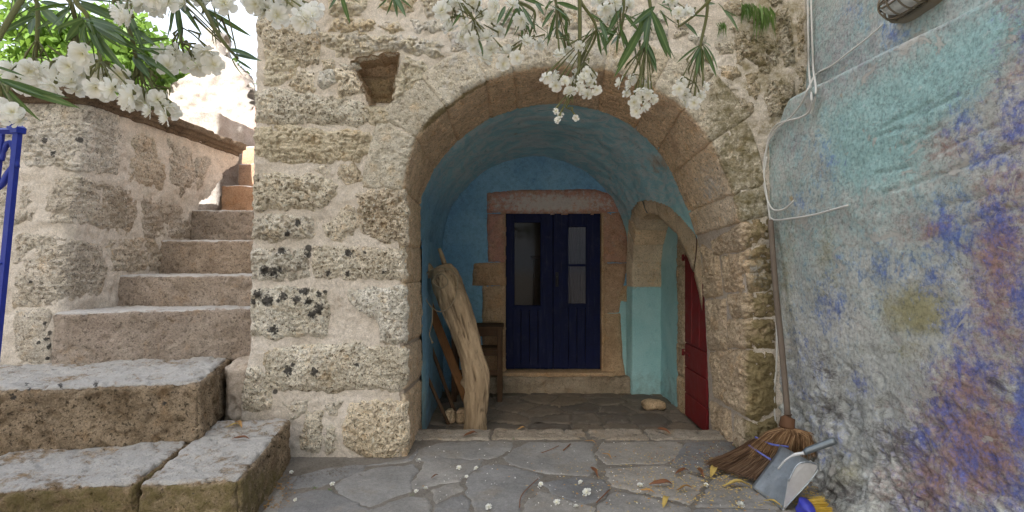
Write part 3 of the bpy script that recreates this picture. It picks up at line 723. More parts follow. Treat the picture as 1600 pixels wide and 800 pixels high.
# left jamb: dressed inner faces
for k, (y0, y1) in enumerate([(300, 386), (388, 440), (442, 538), (540, 612), (614, 724)]):
    u1, u0 = u_at(632, y0), u_at(633, y1)
    patch("jamb_stone", AS, [(u0 + .003, -0.012), (u1 - .003, -0.012), (u1 - .003, 0.86), (u0 + .003, 0.86)], M_voussoir, house, res=0.011, thick=0.012, edge=0.012, rough=0.010, pit=0.006, warp=0.006,
          seed=140 + k * 2.1, paint=lambda P, u, v: {"tan": 0.8 * sstep(-0.03, 0.03, v), "moss": 0 * u}, margin=0.012, grow=0.002)
# right jamb
ainv = Inv(AS, UARCH * 0.72, UARCH, -0.35, DI - D + 0.02, 0.006)
JAMB = [[(1113,378),(1160,350),(1200,340),(1206,372),(1162,388),(1116,398)], [(1164,393),(1206,382),(1206,402),(1168,404)], [(1158,406),(1206,404),(1206,424),(1164,425)],
        [(1166,428),(1207,427),(1207,452),(1168,455)], [(1128,402),(1160,396),(1160,455),(1132,452)], [(1096,384),(1122,402),(1128,460),(1101,464)],
        [(1104,470),(1132,468),(1134,545),(1108,545)], [(1137,462),(1208,458),(1210,494),(1143,495)], [(1139,500),(1210,500),(1211,545),(1138,540)],
        [(1110,552),(1160,548),(1208,552),(1212,636),(1186,656),(1150,640),(1116,618)], [(1110,628),(1140,644),(1142,692),(1118,690)], [(1148,650),(1184,664),(1212,650),(1212,704),(1148,700)]]
def jamb_paint(P, u, v):
    px, py = proj(P)
    return {"moss": 0.62 * sstep(1150, 1185, px) * (0.6 + 0.4 * sstep(520, 560, py)) + 0.25, "pale": 0.5 * blob(px, py, 1180, 425, 35, 45) + 0.25 * sstep(640, 700, py), "tan": 0 * u}
for k, pl in enumerate(JAMB):
    patch("jamb_stone", AS, ainv(pl), M_jamb, house, res=0.008, thick=0.03, edge=0.03, rough=0.015, pit=0.014, warp=0.012, seed=170 + k * 3.3, paint=jamb_paint, lay=0.01)
# the mass of the house behind the face
obj("roof_slab", *boxg(-1.88, 4.2, D + 0.06, 8.4, 4.1, 4.35, 0.02), M_mortar_pale, house)
obj("front_wall", *boxg(2.36, 3.9, D + 0.07, D + 0.4, -0.2, 4.09, 0.02), M_mortar_pale, house)
obj("rear_wall", *boxg(-1.86, 4.0, 8.2, 8.4, -0.2, 4.09, 0.02), M_mortar_pale, house)
obj("side_wall", *boxg(-1.87, -1.45, 5.85, 8.19, -0.2, 4.08, 0.02), M_mortar_pale, house)
obj("side_wall", *boxg(3.4, 3.8, 3.9, 8.19, -0.2, 4.08, 0.02), M_mortar_pale, house)

# ------------------------------------------------------------------ vaulted porch
porch = root("vaulted_porch", (0.45, DI, -0.16), "blue limewashed barrel vaulted porch behind the arch with two doors and a small side arch", "porch")
YB, ZF = 6.23, -0.16           # back wall and floor
uL, uR = u_at(631, 385), u_at(1165, 385)
def vault_pt(t, y):
    """t 0..1 from left to right springing"""
    fr = inner_at(uL + (uR - uL) * t); cx, cz = 0.45, 1.5
    fr = fr + (fr - np.array([cx, cz])) * 0.012
    th = np.pi * (1 - t)
    bk = np.stack([0.27 + 1.13 * np.cos(th), 1.52 + 1.18 * np.sin(th)], -1)
    s = np.clip((y - DI) / (YB - DI), -0.1, 1.02)[..., None]
    return fr * (1 - s) + bk * s
def vault_f(u, v):
    p = vault_pt(u, v)
    P = np.stack([p[..., 0], v, p[..., 1]], -1)
    c = np.stack([0 * u + 0.4, v, 0 * u + 1.5], -1); N = c - P; N /= np.linalg.norm(N, axis=-1)[..., None]
    return P, N
VS = Plane(vault_f)
YA, YBk = 4.74, 6.16           # extent of the small side arch
def ring_outer(y):
    w = np.clip((y - 5.45) / np.where(y < 5.45, 0.93, 0.74), -1, 1); return 1.42 + 0.74 * np.sqrt(1 - w * w)
def ring_inner(y):
    w = np.clip((y - 5.45) / 0.60, -1, 1); return 1.28 + 0.66 * np.sqrt(1 - w * w)
def keep_vault(u, v, P):
    return ~((P[:, 0] > 0.9) & (P[:, 2] < ring_outer(P[:, 1]) - 0.10) & (P[:, 1] < 6.19))
def vault_paint(P, u, v):
    px, py = proj(P)
    return {"vault": sstep(0.10, 0.26, u), "turq": 0.75 * sstep(0.80, 0.95, u), "peel": 0.62 * blob(px, py, 1030, 255, 30, 25) + 0.5 * blob(px, py, 955, 280, 14, 8) + 0.55 * blob(px, py, 806, 209, 6, 5),
            "dirt": 0.35 * blob(px, py, 1000, 200, 60, 60)}
us = np.linspace(0, 1, 190); vs_ = np.linspace(DI - 0.03, YB + 0.03, 90)
U, Vv = np.meshgrid(us, vs_, indexing='ij'); u, v = U.ravel(), Vv.ravel()
P, N = vault_f(u, v); P = P + N * (0.045 * fbm(P, 1.9, 3) + 0.010 * fbm(P, 9, 3))[:, None]
f, used = grid_faces(keep_vault(u, v, P).reshape(U.shape))
obj("vault", P[used], f, M_blue, porch, attrs=vault_paint(P[used], u[used], v[used]))

# back wall
BW = Plane(lambda u, v: (np.stack([u, 0 * u + YB, v], -1), np.stack([0 * u, 0 * u - 1, 0 * u], -1)))
DX0, DX1, DZ0, DZ1 = W(790, 400, YB)[0], W(940, 400, YB)[0], W(800, 579, YB)[2], W(800, 332, YB)[2]
def bw_paint(P, u, v):
    px, py = proj(P)
    return {"vault": 0 * u, "turq": 0.95 * sstep(900, 955, px) * sstep(455, 475, py), "peel": 0.7 * blob(px, py, 850, 600, 90, 10), "dirt": 0.5 * sstep(560, 620, py)}
def keep_bw(u, v, P): return ~((u > DX0 - 0.05) & (u < DX1 + 0.05) & (v < DZ1 + 0.05) & (v > DZ0 - 0.05))
sheet("back_wall", BW, -1.0, 2.0, ZF - 0.05, 2.95, 0.02, M_blue, porch, amp=0.014, freq=4, keepf=keep_bw, paint=bw_paint)
binv = Inv(BW, -1.0, 2.0, ZF, 2.95)
SURR = [([(762,302),(800,298),(930,297),(956,304),(968,330),(943,331),(787,331),(762,332)], .9), ([(762,335),(787,335),(787,408),(763,408)], .9),
        ([(741,412),(787,411),(787,445),(739,445)], .15), ([(755,448),(787,448),(787,505),(755,505)], .05), ([(754,508),(787,508),(787,580),(757,580)], .0),
        ([(944,334),(968,333),(980,365),(982,409),(944,409)], .55), ([(944,412),(980,412),(966,488),(944,488)], .2), ([(944,491),(968,491),(972,560),(979,597),(944,588)], .0),
        ([(986,346),(1015,335),(1045,345),(1046,372),(985,374)], .0), ([(980,378),(1046,377),(1046,408),(981,408)], .0), ([(979,412),(1046,412),(1046,444),(988,441)], .0), ([(962,447),(1046,447),(1046,471),(962,470)], .0)]
for k, (pl, tn) in enumerate(SURR):
    patch("surround_stone", BW, binv(pl), M_door_stone if k < 8 else M_jamb, porch, res=0.012, thick=0.035, edge=0.02, rough=0.010, pit=0.007, warp=0.007, seed=210 + k * 1.9,
          paint=lambda P, u, v, tn=tn: {"tan": tn * (0.6 + 0.8 * np.clip(0.5 + fbm(P, 5, 3), 0, 1)), "pale": 0.45 * blob(*proj(P), 860, 318, 70, 12) + 0.30 * (tn > 0.3)})
# sill and plinth under the door
rblock("door_sill", [(DX0 - 0.09, YB - 0.10), (DX1 + 0.14, YB - 0.10), (DX1 + 0.14, YB + 0.16), (DX0 - 0.09, YB + 0.16)], 0.035, DZ0 - 0.005, M_door_stone, porch, r=0.016, rough=0.005, seed=3)
rblock("plinth", [(-0.62, YB - 0.13), (1.45, YB - 0.13), (1.45, YB + 0.05), (-0.62, YB + 0.05)], ZF - 0.05, 0.045, M_thresh, porch, r=0.03, rough=0.018, seed=7)
# reveal
for (a, b, c, d) in [(DX0 - 0.06, DX0 - 0.001, DZ0 - 0.04, DZ1 + 0.05), (DX1 + 0.001, DX1 + 0.06, DZ0 - 0.04, DZ1 + 0.05)]:
    obj("reveal", *boxg(a, b, YB + 0.003, YB + 0.22, c, d), M_door_stone, porch)
obj("reveal", *boxg(DX0 + 0.001, DX1 - 0.001, YB + 0.003, YB + 0.22, DZ1 + 0.001, DZ1 + 0.06), M_door_stone, porch)
# left wall
LW = Plane(lambda u, v: (np.stack([-0.795 - 0.045 * (u - DI) / 1.67 + 0 * v, u, v], -1), np.stack([0 * u + 1, 0 * u, 0 * u], -1)))
sheet("left_wall", LW, DI - 0.05, YB + 0.04, ZF - 0.05, 1.62, 0.02, M_blue, porch, amp=0.016, freq=4,
      paint=lambda P, u, v: {"vault": 0 * u, "turq": 0.12 + 0.22 * sstep(1.0, 0.2, v) + 0.2 * sstep(5.0, 4.6, u), "dirt": 0.55 * sstep(0.7, 0.0, v), "peel": 0 * u})
# right wall: plaster, stone jamb, red door
XR = 1.79
RW = Plane(lambda u, v: (np.stack([XR - 0.035 * (u - 5.2) / 1.0 + 0 * v, u, v], -1), np.stack([0 * u - 1, 0 * u, 0 * u], -1)))
sheet("right_wall", RW, 5.42, YB + 0.05, ZF - 0.05, 2.3, 0.02, M_blue, porch, amp=0.016, freq=4,
      paint=lambda P, u, v: {"vault": 0 * u, "turq": 0.85 + 0 * u, "dirt": 0.45 * sstep(0.5, 0.0, v), "peel": 0.3 * sstep(0.3, 0.0, v)})
sheet("right_wall", RW, DI - 0.06, 5.46, ZF - 0.05, 2.3, 0.02, M_mortar, porch, amp=0.008, freq=6, off=-0.04)
for k, (z0, z1) in enumerate([(ZF, 0.22), (0.23, 0.55), (0.56, 0.98), (0.99, 1.38), (1.39, 1.75), (1.76, 2.1)]):
    patch("jamb_stone", RW, [(5.22, z0), (5.47, z0), (5.46 + 0.03 * (k % 2), z1), (5.22, z1)], M_jamb, porch, res=0.012, thick=0.03, edge=0.02, rough=0.012, pit=0.01, warp=0.012, seed=250 + k * 1.7,
          paint=lambda P, u, v: {"moss": 0.15 + 0 * u})
# small side arch that carries the vault
def ring_geo():
    vs, fs, tan = [], [], []
    n = 90
    th = np.linspace(0, np.pi, n)
    cs = np.cos(th)
    co_y, co_z = 5.45 - np.where(cs > 0, 0.93, 0.74) * cs, 1.42 + 0.74 * np.sin(th)
    ci_y, ci_z = 5.45 - np.where(cs > 0, 0.83 * np.abs(cs) ** 1.3, 0.60 * cs), np.where(cs > 0, 0.2 + 1.74 * np.sin(th), 1.28 + 0.66 * np.sin(th))
    low_r, low_l = np.linspace(-0.2, 1.40, 40), np.linspace(1.40, -0.2, 30)
    oy = np.concatenate([np.full(40, co_y[0]), co_y, np.full(30, co_y[-1])]); oz = np.concatenate([low_r, co_z, low_l])
    iy = np.concatenate([np.full(40, ci_y[0] - .03), ci_y, np.full(30, ci_y[-1])]); iz = np.concatenate([np.minimum(low_r, 0.19), ci_z, np.minimum(low_l, 1.27)])
    def vx(y, z):
        s = np.clip((y - DI) / (YB - DI), 0, 1); cx = 0.53 * (1 - s) + 0.27 * s; a = 1.29 * (1 - s) + 1.13 * s; b = 1.27 * (1 - s) + 1.18 * s
        q = np.clip((z - 1.52) / b, 0, 0.95); return cx + a * np.sqrt(1 - q * q)
    rows = []
    for t in np.linspace(0, 1, 9):                       # face of the ring, outer to inner edge
        y = oy * (1 - t) + iy * t; z = oz * (1 - t) + iz * t
        x = vx(y, np.minimum(oz * (1 - t * 0.4) + iz * 0.4 * t, z + 0.1)) - 0.025
        rows.append(np.stack([x, y, z], -1))
    x0 = rows[-1][:, 0]
    for t in np.linspace(0.06, 1, 14):                   # underside
        rows.append(np.stack([x0 * (1 - t) + 1.83 * t, iy, iz], -1))
    G = np.stack(rows); m, k, _ = G.shape
    P = G.reshape(-1, 3)
    c = np.stack([P[:, 0] - 0.6, 0 * P[:, 0] + 5.45, 0 * P[:, 0] + 1.2], -1); Nn = c - P; Nn /= np.linalg.norm(Nn, axis=1)[:, None]
    h = (0.012 * fbm(P, 8, 3) + 0.010 * fbm(P, 25, 3)).reshape(m, k); Nn = Nn.reshape(m, k, 3); out = []
    cuts = [0, 14, 28, 40, 50, 60, 69, 78, 87, 96, 105, 114, 123, 135, k - 1]
    for a, b in zip(cuts[:-1], cuts[1:]):
        e = np.minimum(np.arange(a, b + 1) - a, b - np.arange(a, b + 1)); hh = h[:, a:b + 1] - 0.014 * (e == 0)[None, :] + RS.uniform(-.008, .008)
        Q = G[:, a:b + 1] + Nn[:, a:b + 1] * hh[..., None]; f, _ = grid_faces(np.ones((m, b - a + 1), bool)); out.append((Q.reshape(-1, 3), f))
    return out
_rg = ring_geo()
for P, f in _rg[:-1]: obj("side_arch_stone", P, f, M_ring, porch)
P, f = _rg[-1]; obj("painted_jamb", P, f, M_blue, porch, attrs={"turq": 0.9 + 0 * P[:, 0], "dirt": 0.45 * sstep(0.4, 0.0, P[:, 2]), "peel": 0.45 * sstep(1.0, 1.15, P[:, 2])})

# blue double door
def rel(o, lab): o["label"] = lab; return o
for side in (0, 1):
    xa = DX0 + 0.004 if side == 0 else (DX0 + DX1) / 2 + 0.003
    xb = (DX0 + DX1) / 2 - 0.003 if side == 0 else DX1 - 0.004
    y0, y1 = YB + 0.07, YB + 0.115; st = 0.085; zt, zb = DZ1 - 0.004, DZ0 + 0.004
    zm = W(0, 478, YB)[2]; zp0 = W(0, 476, YB)[2]
    if side == 0: gx0, gx1, gz0, gz1 = W(804, 0, YB)[0], W(845, 0, YB)[0], W(0, 478, YB)[2], W(0, 347, YB)[2]
    else: gx0, gx1, gz0, gz1 = W(889, 0, YB)[0], W(917, 0, YB)[0], W(0, 475, YB)[2], W(0, 354, YB)[2]
    frame = join([boxg(xa, gx0, y0, y1, zb, zt), boxg(gx1, xb, y0, y1, zb, zt), boxg(gx0 + .001, gx1 - .001, y0 + .002, y1, gz1, zt - .002), boxg(gx0 + .001, gx1 - .001, y0 + .002, y1, gz0 - 0.07, gz0), boxg(gx0 + .001, gx1 - .001, y0 + .002, y1, zb + .002, zb + 0.10)])
    leaf = obj("door_leaf", *frame, M_navy, porch, smooth=False)
    rel(leaf, "left leaf of navy double door with one tall open pane" if side == 0 else "right leaf of navy double door with two curtained panes and a handle")
    npl = 4
    px0, px1 = (gx0 + 0.001, gx1 - 0.001)
    obj("door_moulding", *join([boxg(gx0 - .02, gx0 - .002, y0 - .012, y0 - .001, gz0 - .02, gz1 + .02, .003), boxg(gx1 + .002, gx1 + .02, y0 - .012, y0 - .001, gz0 - .02, gz1 + .02, .003),
                                 boxg(gx0 - .001, gx1 + .001, y0 - .012, y0 - .001, gz1 + .002, gz1 + .02, .003), boxg(gx0 - .001, gx1 + .001, y0 - .012, y0 - .001, gz0 - .02, gz0 - .002, .003)]), M_navy, leaf, smooth=False)
    pw = (xb - xa - 0.16) / npl
    for q in range(npl):
        a = xa + 0.08 + q * pw
        obj("door_plank", *boxg(a + .003, a + pw - .003, y0 - 0.009, y0 - 0.0005, zb + 0.05, gz0 - 0.045, 0.003), M_navy, leaf, smooth=False)
    if side == 0:
        obj("glass_pane", *boxg(gx0 + .002, gx1 - .002, y0 + .02, y0 + .024, gz0 + .002, gz1 - .002, 0), M_glass, leaf, smooth=False)
    else:
        gm = (gz0 + gz1) / 2
        obj("glazing_bar", *boxg(gx0 + .001, gx1 - .001, y0 + .004, y1 - .004, gm - .014, gm + .014, .003), M_navy, leaf, smooth=False)
        for (a, b) in ((gz0 + .002, gm - .015), (gm + .015, gz1 - .002)):
            obj("glass_pane", *boxg(gx0 + .002, gx1 - .002, y0 + .018, y0 + .021, a, b, 0), M_glass, leaf, smooth=False)
        cu = []; nn = 40
        cv = [(gx0 - .03 + (gx1 - gx0 + .06) * i / nn, y1 + .03 + 0.008 * math.sin(i * 1.3) + 0.004 * math.sin(i * 3.1), z) for z in (gz0 - .03, gz1 + .03) for i in range(nn + 1)]
        obj("curtain", cv, [(i, i + 1, nn + 2 + i, nn + 1 + i) for i in range(nn)], M_curtain, leaf)
        hx = xa + 0.045; hz = W(0, 437, YB)[2]
        obj("door_handle", *join([boxg(hx - .018, hx + .018, y0 - .006, y0 - .0005, hz - .09, hz + .09, .002), tube([(hx, y0 - .004, hz + .03), (hx, y0 - .05, hz + .03), (hx, y0 - .05, hz - .07)], .009, 6)]), M_iron, leaf, smooth=False)
# room behind the door
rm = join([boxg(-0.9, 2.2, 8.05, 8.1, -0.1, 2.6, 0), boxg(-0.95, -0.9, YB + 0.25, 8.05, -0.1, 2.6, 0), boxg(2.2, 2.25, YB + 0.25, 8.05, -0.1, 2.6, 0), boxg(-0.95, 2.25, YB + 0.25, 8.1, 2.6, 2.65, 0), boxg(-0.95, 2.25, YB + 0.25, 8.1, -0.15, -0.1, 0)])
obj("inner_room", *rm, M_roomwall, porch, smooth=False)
cab = root("dark_cabinet", (0.62, 7.6, -0.1), "dark tall cabinet seen through the open pane of the blue door", "cabinet")
obj("cabinet_body", *boxg(0.32, 0.9, 7.45, 7.75, -0.1, 1.45, 0.01), M_darkwood, cab, smooth=False)
obj("cabinet_top", *boxg(0.28, 0.94, 7.42, 7.78, 1.452, 1.5, 0.01), M_darkwood, cab, smooth=False)
# red door in the right wall
def rdx(y): return XR - 0.035 * (y - 5.2)
rdoor_y0, rdoor_y1 = 4.60, 5.215
xr = rdx(5.2) - 0.012
rd = obj("red_door", *join([boxg(xr, xr + 0.04, rdoor_y0, rdoor_y1, ZF + 0.02, 2.05, 0.004)]), M_red, porch, smooth=False)
rel(rd, "red painted board door under the small side arch")
for z0, z1 in ((ZF + 0.03, 0.10), (0.108, 0.36), (0.368, 0.60)):
    obj("door_board", *boxg(xr - 0.022, xr - 0.001, rdoor_y0 + 0.02, rdoor_y1 - 0.01, z0, z1, 0.006), M_red, rd, smooth=False)
for ya, yb in ((rdoor_y0 + 0.02, rdoor_y0 + 0.20), (rdoor_y0 + 0.205, rdoor_y0 + 0.40), (rdoor_y0 + 0.405, rdoor_y1 - 0.01)):
    obj("door_board", *boxg(xr - 0.022, xr - 0.001, ya, yb, 0.61, 2.0, 0.006), M_red, rd, smooth=False)
for zz in (W(0, 403, 5.22)[2], W(0, 551, 5.22)[2]):
    obj("hinge", *join([boxg(xr - 0.035, xr - 0.023, 5.06, 5.22, zz - .015, zz + .015, .003), tube([(xr - .03, 5.235, zz - .03), (xr - .03, 5.235, zz + .035)], .013, 8)]), M_red, rd, smooth=False)

# ------------------------------------------------------------------ ground, paving, porch floor
gv = [(-60, -60, -0.35), (60, -60, -0.35), (60, 90, -0.35), (-60, 90, -0.35)]
structure(obj("ground", gv, [(0, 1, 2, 3)], M_soil, smooth=False))
FL = Plane(lambda u, v: (np.stack([u, v, 0 * u], -1), np.stack([0 * u, 0 * u, 0 * u + 1], -1)))
YT = 4.33                       # inner edge of the threshold
pav = sheet("courtyard_paving", FL, -4.4, 2.3, -2.0, 4.30, 0.03, M_bed, None, amp=0.007, freq=12, off=0.004)
structure(pav)
FLAG = [[(448,764),(456,748),(520,733),(572,728),(560,740),(530,751),(500,760)], [(522,761),(538,750),(556,742),(590,733),(643,729),(653,735),(642,751),(640,769),(577,792),(546,780)],
        [(428,816),(440,786),(470,773),(515,768),(543,785),(570,797),(568,816)], [(655,704),(690,694),(750,691),(797,692),(800,698),(782,711),(762,718),(702,717),(652,722)],
        [(667,723),(692,718),(754,721),(750,729),(721,748),(716,754),(680,759),(647,764),(644,755),(660,738)], [(677,767),(718,757),(722,767),(700,777),(683,786)],
        [(737,742),(762,728),(790,729),(848,745),(836,755),(818,770),(811,786),(810,820),(742,820),(744,795),(730,770)], [(682,790),(720,776),(733,786),(730,820),(676,820)],
        [(577,800),(640,779),(668,781),(673,792),(662,820),(575,820)], [(807,702),(827,693),(928,693),(923,710),(933,730),(918,744),(857,741),(802,728),(788,717)],
        [(848,757),(900,748),(942,751),(952,765),(933,784),(910,788),(870,775)], [(820,820),(824,786),(846,771),(870,779),(905,791),(928,796),(928,820)],
        [(932,711),(942,694),(1000,692),(1058,692),(1068,705),(1040,724),(952,727)], [(947,735),(1038,730),(1098,750),(1078,788),(1002,770),(960,761)],
        [(937,792),(958,772),(1000,776),(1074,796),(1072,820),(936,820)], [(1072,693),(1148,692),(1172,715),(1110,744),(1052,727)], [(1118,749),(1188,722),(1228,760),(1215,795),(1090,792)],
        [(1090,798),(1212,800),(1222,820),(1088,820)], [(1195,720),(1240,712),(1300,770),(1232,756)], [(1225,800),(1238,768),(1310,780),(1340,820),(1232,820)],
        [(440,784),(425,816),(404,816),(440,760)], [(575,728),(640,722),(650,712),(652,702),(640,718),(600,725)]]
def px_ground(px, py, z=0.0):
    d = (CAMZ - z) * F / (py - HOR); return ((px - 800) * d / F, d)
def flag_paint(P, u, v): return {"moss": 0 * u}
for k, pl in enumerate(FLAG):
    pg = [px_ground(*q) for q in pl]
    c = np.mean(pg, 0); pg = [tuple(c + (np.array(q) - c) * 1.015) for q in pg]
    patch("flagstone", FL, pg, M_slate, pav, res=0.010, thick=0.007 + 0.003 * (k * 7 % 3), edge=0.007, rough=0.0035, pit=0.0, warp=0.020, seed=300 + k * 2.3, lay=0.003, margin=0.012, grow=0.012)
def voronoi(seeds, x0, x1, y0, y1):
    out = []
    S = np.array(seeds)
    for i, p in enumerate(S):
        poly = [(x0, y0), (x1, y0), (x1, y1), (x0, y1)]
        for j, q in enumerate(S):
            if i == j: continue
            m = (p + q) / 2; n = q - p; res = []
            for a in range(len(poly)):
                A, B = np.array(poly[a]), np.array(poly[(a + 1) % len(poly)])
                da, db = (A - m) @ n, (B - m) @ n
                if da <= 0: res.append(tuple(A))
                if (da < 0) != (db < 0) and abs(da - db) > 1e-9: res.append(tuple(A + (B - A) * da / (da - db)))
            poly = res
            if len(poly) < 3: break
        if len(poly) >= 3: out.append(poly)
    return out
def shrink(pl, g):
    c = np.mean(pl, 0); return [tuple(c + (np.array(q) - c) * max(0.3, 1 - g / np.linalg.norm(np.array(q) - c))) for q in pl]
# flagstones nearer than the photograph shows
sd = [(x + RS.uniform(-.15, .15), y + RS.uniform(-.15, .15)) for x in np.arange(-1.4, 1.9, 0.55) for y in np.arange(1.4, 2.75, 0.5)]
for k, pl in enumerate(voronoi(sd, -1.25, 1.9, 1.1, 2.78)):
    patch("flagstone", FL, shrink(pl, 0.025), M_slate, pav, res=0.03, thick=0.018, edge=0.012, rough=0.004, pit=0, warp=0.012, seed=400 + k, margin=0.02)
# threshold: long pale slabs along the arch, and the lower porch floor behind
for k, (xa, xb) in enumerate([(-0.86, -0.17), (-0.165, 0.62), (0.625, 1.10), (1.105, 1.80)]):
    rblock("threshold_slab", [(xa, 4.085), (xb, 4.075 + .02 * (k % 2)), (xb, YT), (xa, YT + .01 * (k % 2))], -0.2, 0.018, M_thresh, pav, r=0.014, rough=0.011, seed=k * 5.0)
PF = Plane(lambda u, v: (np.stack([u, v, 0 * u + ZF], -1), np.stack([0 * u, 0 * u, 0 * u + 1], -1)))
pfl = structure(sheet("porch_floor", PF, -0.95, 2.0, YT - 0.03, YB + 0.2, 0.04, M_bed, None, amp=0.004, freq=12))
sd = [(x + RS.uniform(-.13, .13), y + RS.uniform(-.13, .13)) for x in np.arange(-0.75, 1.95, 0.36) for y in np.arange(4.45, 6.25, 0.34)]
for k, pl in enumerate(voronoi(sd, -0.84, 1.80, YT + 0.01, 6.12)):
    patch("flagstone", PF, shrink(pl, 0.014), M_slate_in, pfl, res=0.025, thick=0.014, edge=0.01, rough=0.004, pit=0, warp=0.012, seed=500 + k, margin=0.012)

# ------------------------------------------------------------------ staircase
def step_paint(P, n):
    top = sstep(0.4, 0.85, n[:, 2]); px, py = proj(P)  # upward faces painted paler: sky light on the treads put into the colour
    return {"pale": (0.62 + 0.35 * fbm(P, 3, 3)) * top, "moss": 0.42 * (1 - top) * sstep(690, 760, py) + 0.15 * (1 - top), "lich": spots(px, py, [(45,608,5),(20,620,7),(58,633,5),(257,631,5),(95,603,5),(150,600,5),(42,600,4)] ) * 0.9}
def riser_paint(P, n): return {"pale": 0.62 * sstep(0.35, 0.8, n[:, 2]) + 0.12 * fbm(P, 4, 3), "moss": 0 * P[:, 0], "lich": 0 * P[:, 0]}  # treads painted paler here too, imitating light from above
stair = root("stone_staircase", (-2.3, 2.7, 0), "worn stone staircase climbing between the side wall and the arched wall", "staircase")
z1, z2, z3 = 0.317, 0.686, 1.06
def pg(px, py, z): return px_ground(px, py, z)
a0, a1, b1 = pg(213, 757, z1), pg(376, 748, z1), pg(455, 652, z1)
bk = np.array(b1) + (np.array(a0) - np.array(a1)) * 1.02
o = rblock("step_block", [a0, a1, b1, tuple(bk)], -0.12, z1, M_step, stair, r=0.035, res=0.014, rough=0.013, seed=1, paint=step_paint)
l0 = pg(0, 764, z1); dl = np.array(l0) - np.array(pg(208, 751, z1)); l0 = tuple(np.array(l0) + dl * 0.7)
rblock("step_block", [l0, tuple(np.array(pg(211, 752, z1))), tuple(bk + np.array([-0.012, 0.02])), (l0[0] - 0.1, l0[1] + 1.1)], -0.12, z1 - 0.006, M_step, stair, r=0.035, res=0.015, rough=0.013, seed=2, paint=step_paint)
f0 = np.array(pg(0, 608, z2)); f1 = np.array(pg(313, 595, z2)); r1 = np.array(pg(360, 556, z2))
e = (f1 - f0) / np.linalg.norm(f1 - f0)
l2 = f1 - e * 2.05
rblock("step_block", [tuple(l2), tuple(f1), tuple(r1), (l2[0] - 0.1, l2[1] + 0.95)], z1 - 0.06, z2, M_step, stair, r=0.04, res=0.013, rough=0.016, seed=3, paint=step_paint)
STEPS = [(3.71, 4.12, -3.345, -2.00, z2 - 0.05, z3), (4.28, 4.30, -3.36, -1.93, z3 - 0.05, 1.316), (4.75, 4.76, -3.30, -1.93, 1.27, 1.628), (5.15, 5.15, -3.26, -1.93, 1.58, 1.946)]
ends = [4.45, 4.95, 5.35, 5.75]
for k, (ya, yb, xa, xb, z0, zt) in enumerate(STEPS):
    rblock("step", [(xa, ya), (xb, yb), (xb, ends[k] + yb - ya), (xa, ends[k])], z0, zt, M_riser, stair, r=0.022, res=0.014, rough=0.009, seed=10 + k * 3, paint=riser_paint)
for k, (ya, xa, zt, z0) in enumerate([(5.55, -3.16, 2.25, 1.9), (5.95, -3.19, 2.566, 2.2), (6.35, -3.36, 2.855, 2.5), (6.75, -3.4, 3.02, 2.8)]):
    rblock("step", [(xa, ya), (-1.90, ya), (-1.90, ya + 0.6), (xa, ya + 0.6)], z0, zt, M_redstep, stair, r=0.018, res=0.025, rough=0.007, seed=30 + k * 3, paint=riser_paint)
obj("stair_core", *join([boxg(-3.25, -1.93, 4.4, 5.9, -0.2, 1.02, 0), boxg(-3.25, -1.93, 5.2, 6.5, 1.03, 1.55, 0), boxg(-3.25, -1.93, 5.7, 7.2, 1.56, 2.15, 0), boxg(-3.25,-1.93,6.5,7.4,2.16,2.75,0)]), M_soil, stair, smooth=False)

# wall at the left of the stairs with its moulded coping
swall = root("stair_side_wall", (-3.6, 3.75, 0), "pale weathered stone block wall left of the staircase topped by a brown moulded coping", "stone wall")
SW = Prof([(-5.6, 3.66), (-3.345, 3.72), (-3.24, 5.80)], 0.0, rad=0.13, batter=lambda v: (np.clip(v - 0.7, 0, 3) * 0.035, np.clip(v - 0.7, 0, 3) * 0.115))
SWC = math.hypot(2.255, 0.06)
swinv = Inv(SW, 0.6, SWC + 2.1, 0.1, 2.9, 0.008)
def sw_paint(P, u, v):
    px, py = proj(P)
    return {"moss": 0.12 + 0 * u, "pale": 0.42 * blob(px, py, 75, 215, 70, 60), "lich": spots(px, py, [(125,219,7),(70,219,5),(83,240,5),(72,530,5),(78,520,5),(76,541,5),(74,560,4),(70,505,4),(60,535,4),(48,440,4)]), "tan": 0.5 * blob(px, py, 250, 330, 60, 60)}
def keep_sw(u, v, P):
    return (u < SWC + 1.44 + 0.58 * sstep(1.9, 2.72, v) + 0.10 * fbm(P, 4, 3) + 0 * u) | (v < 1.86)
sheet("mortar", SW, 0.2, SWC + 2.05, -0.05, 2.66, 0.018, M_mortar_pale, swall, amp=0.030, freq=4, keepf=keep_sw, paint=sw_paint, extra=lambda P, u, v: 0.022 * fbm(P + 3, 14, 4, .6))
SWS = [[(34,158),(90,152),(143,152),(185,182),(196,228),(182,272),(128,267),(34,262)], [(206,207),(238,212),(258,258),(254,298),(196,282),(208,240)], [(32,288),(66,286),(60,310),(52,345),(30,345)],
       [(76,282),(122,277),(205,298),(214,330),(200,368),(142,350),(74,350)], [(26,370),(72,367),(158,386),(168,420),(158,458),(102,474),(22,478)],
       [(172,376),(238,373),(254,398),(250,420),(178,425)], [(264,217),(298,232),(310,288),(282,308),(266,288)], [(222,306),(278,320),(298,345),(290,368),(226,370)], [(24,486),(76,482),(78,564),(26,570)],
       [(262,345),(300,352),(302,372),(266,372)], [(305,245),(330,245),(318,285),(308,300)], [(-60,160),(26,158),(24,262),(-60,262)], [(-60,280),(22,282),(22,350),(-60,350)]]
for k, pl in enumerate(SWS):
    patch("stone", SW, swinv(pl), M_stairwall, swall, res=0.010, thick=0.014, edge=0.03, rough=0.016 * (0.5 + RS.rand()), pit=0.010 * RS.rand(), warp=0.022, seed=600 + k * 2.7, paint=sw_paint, lay=0.012)
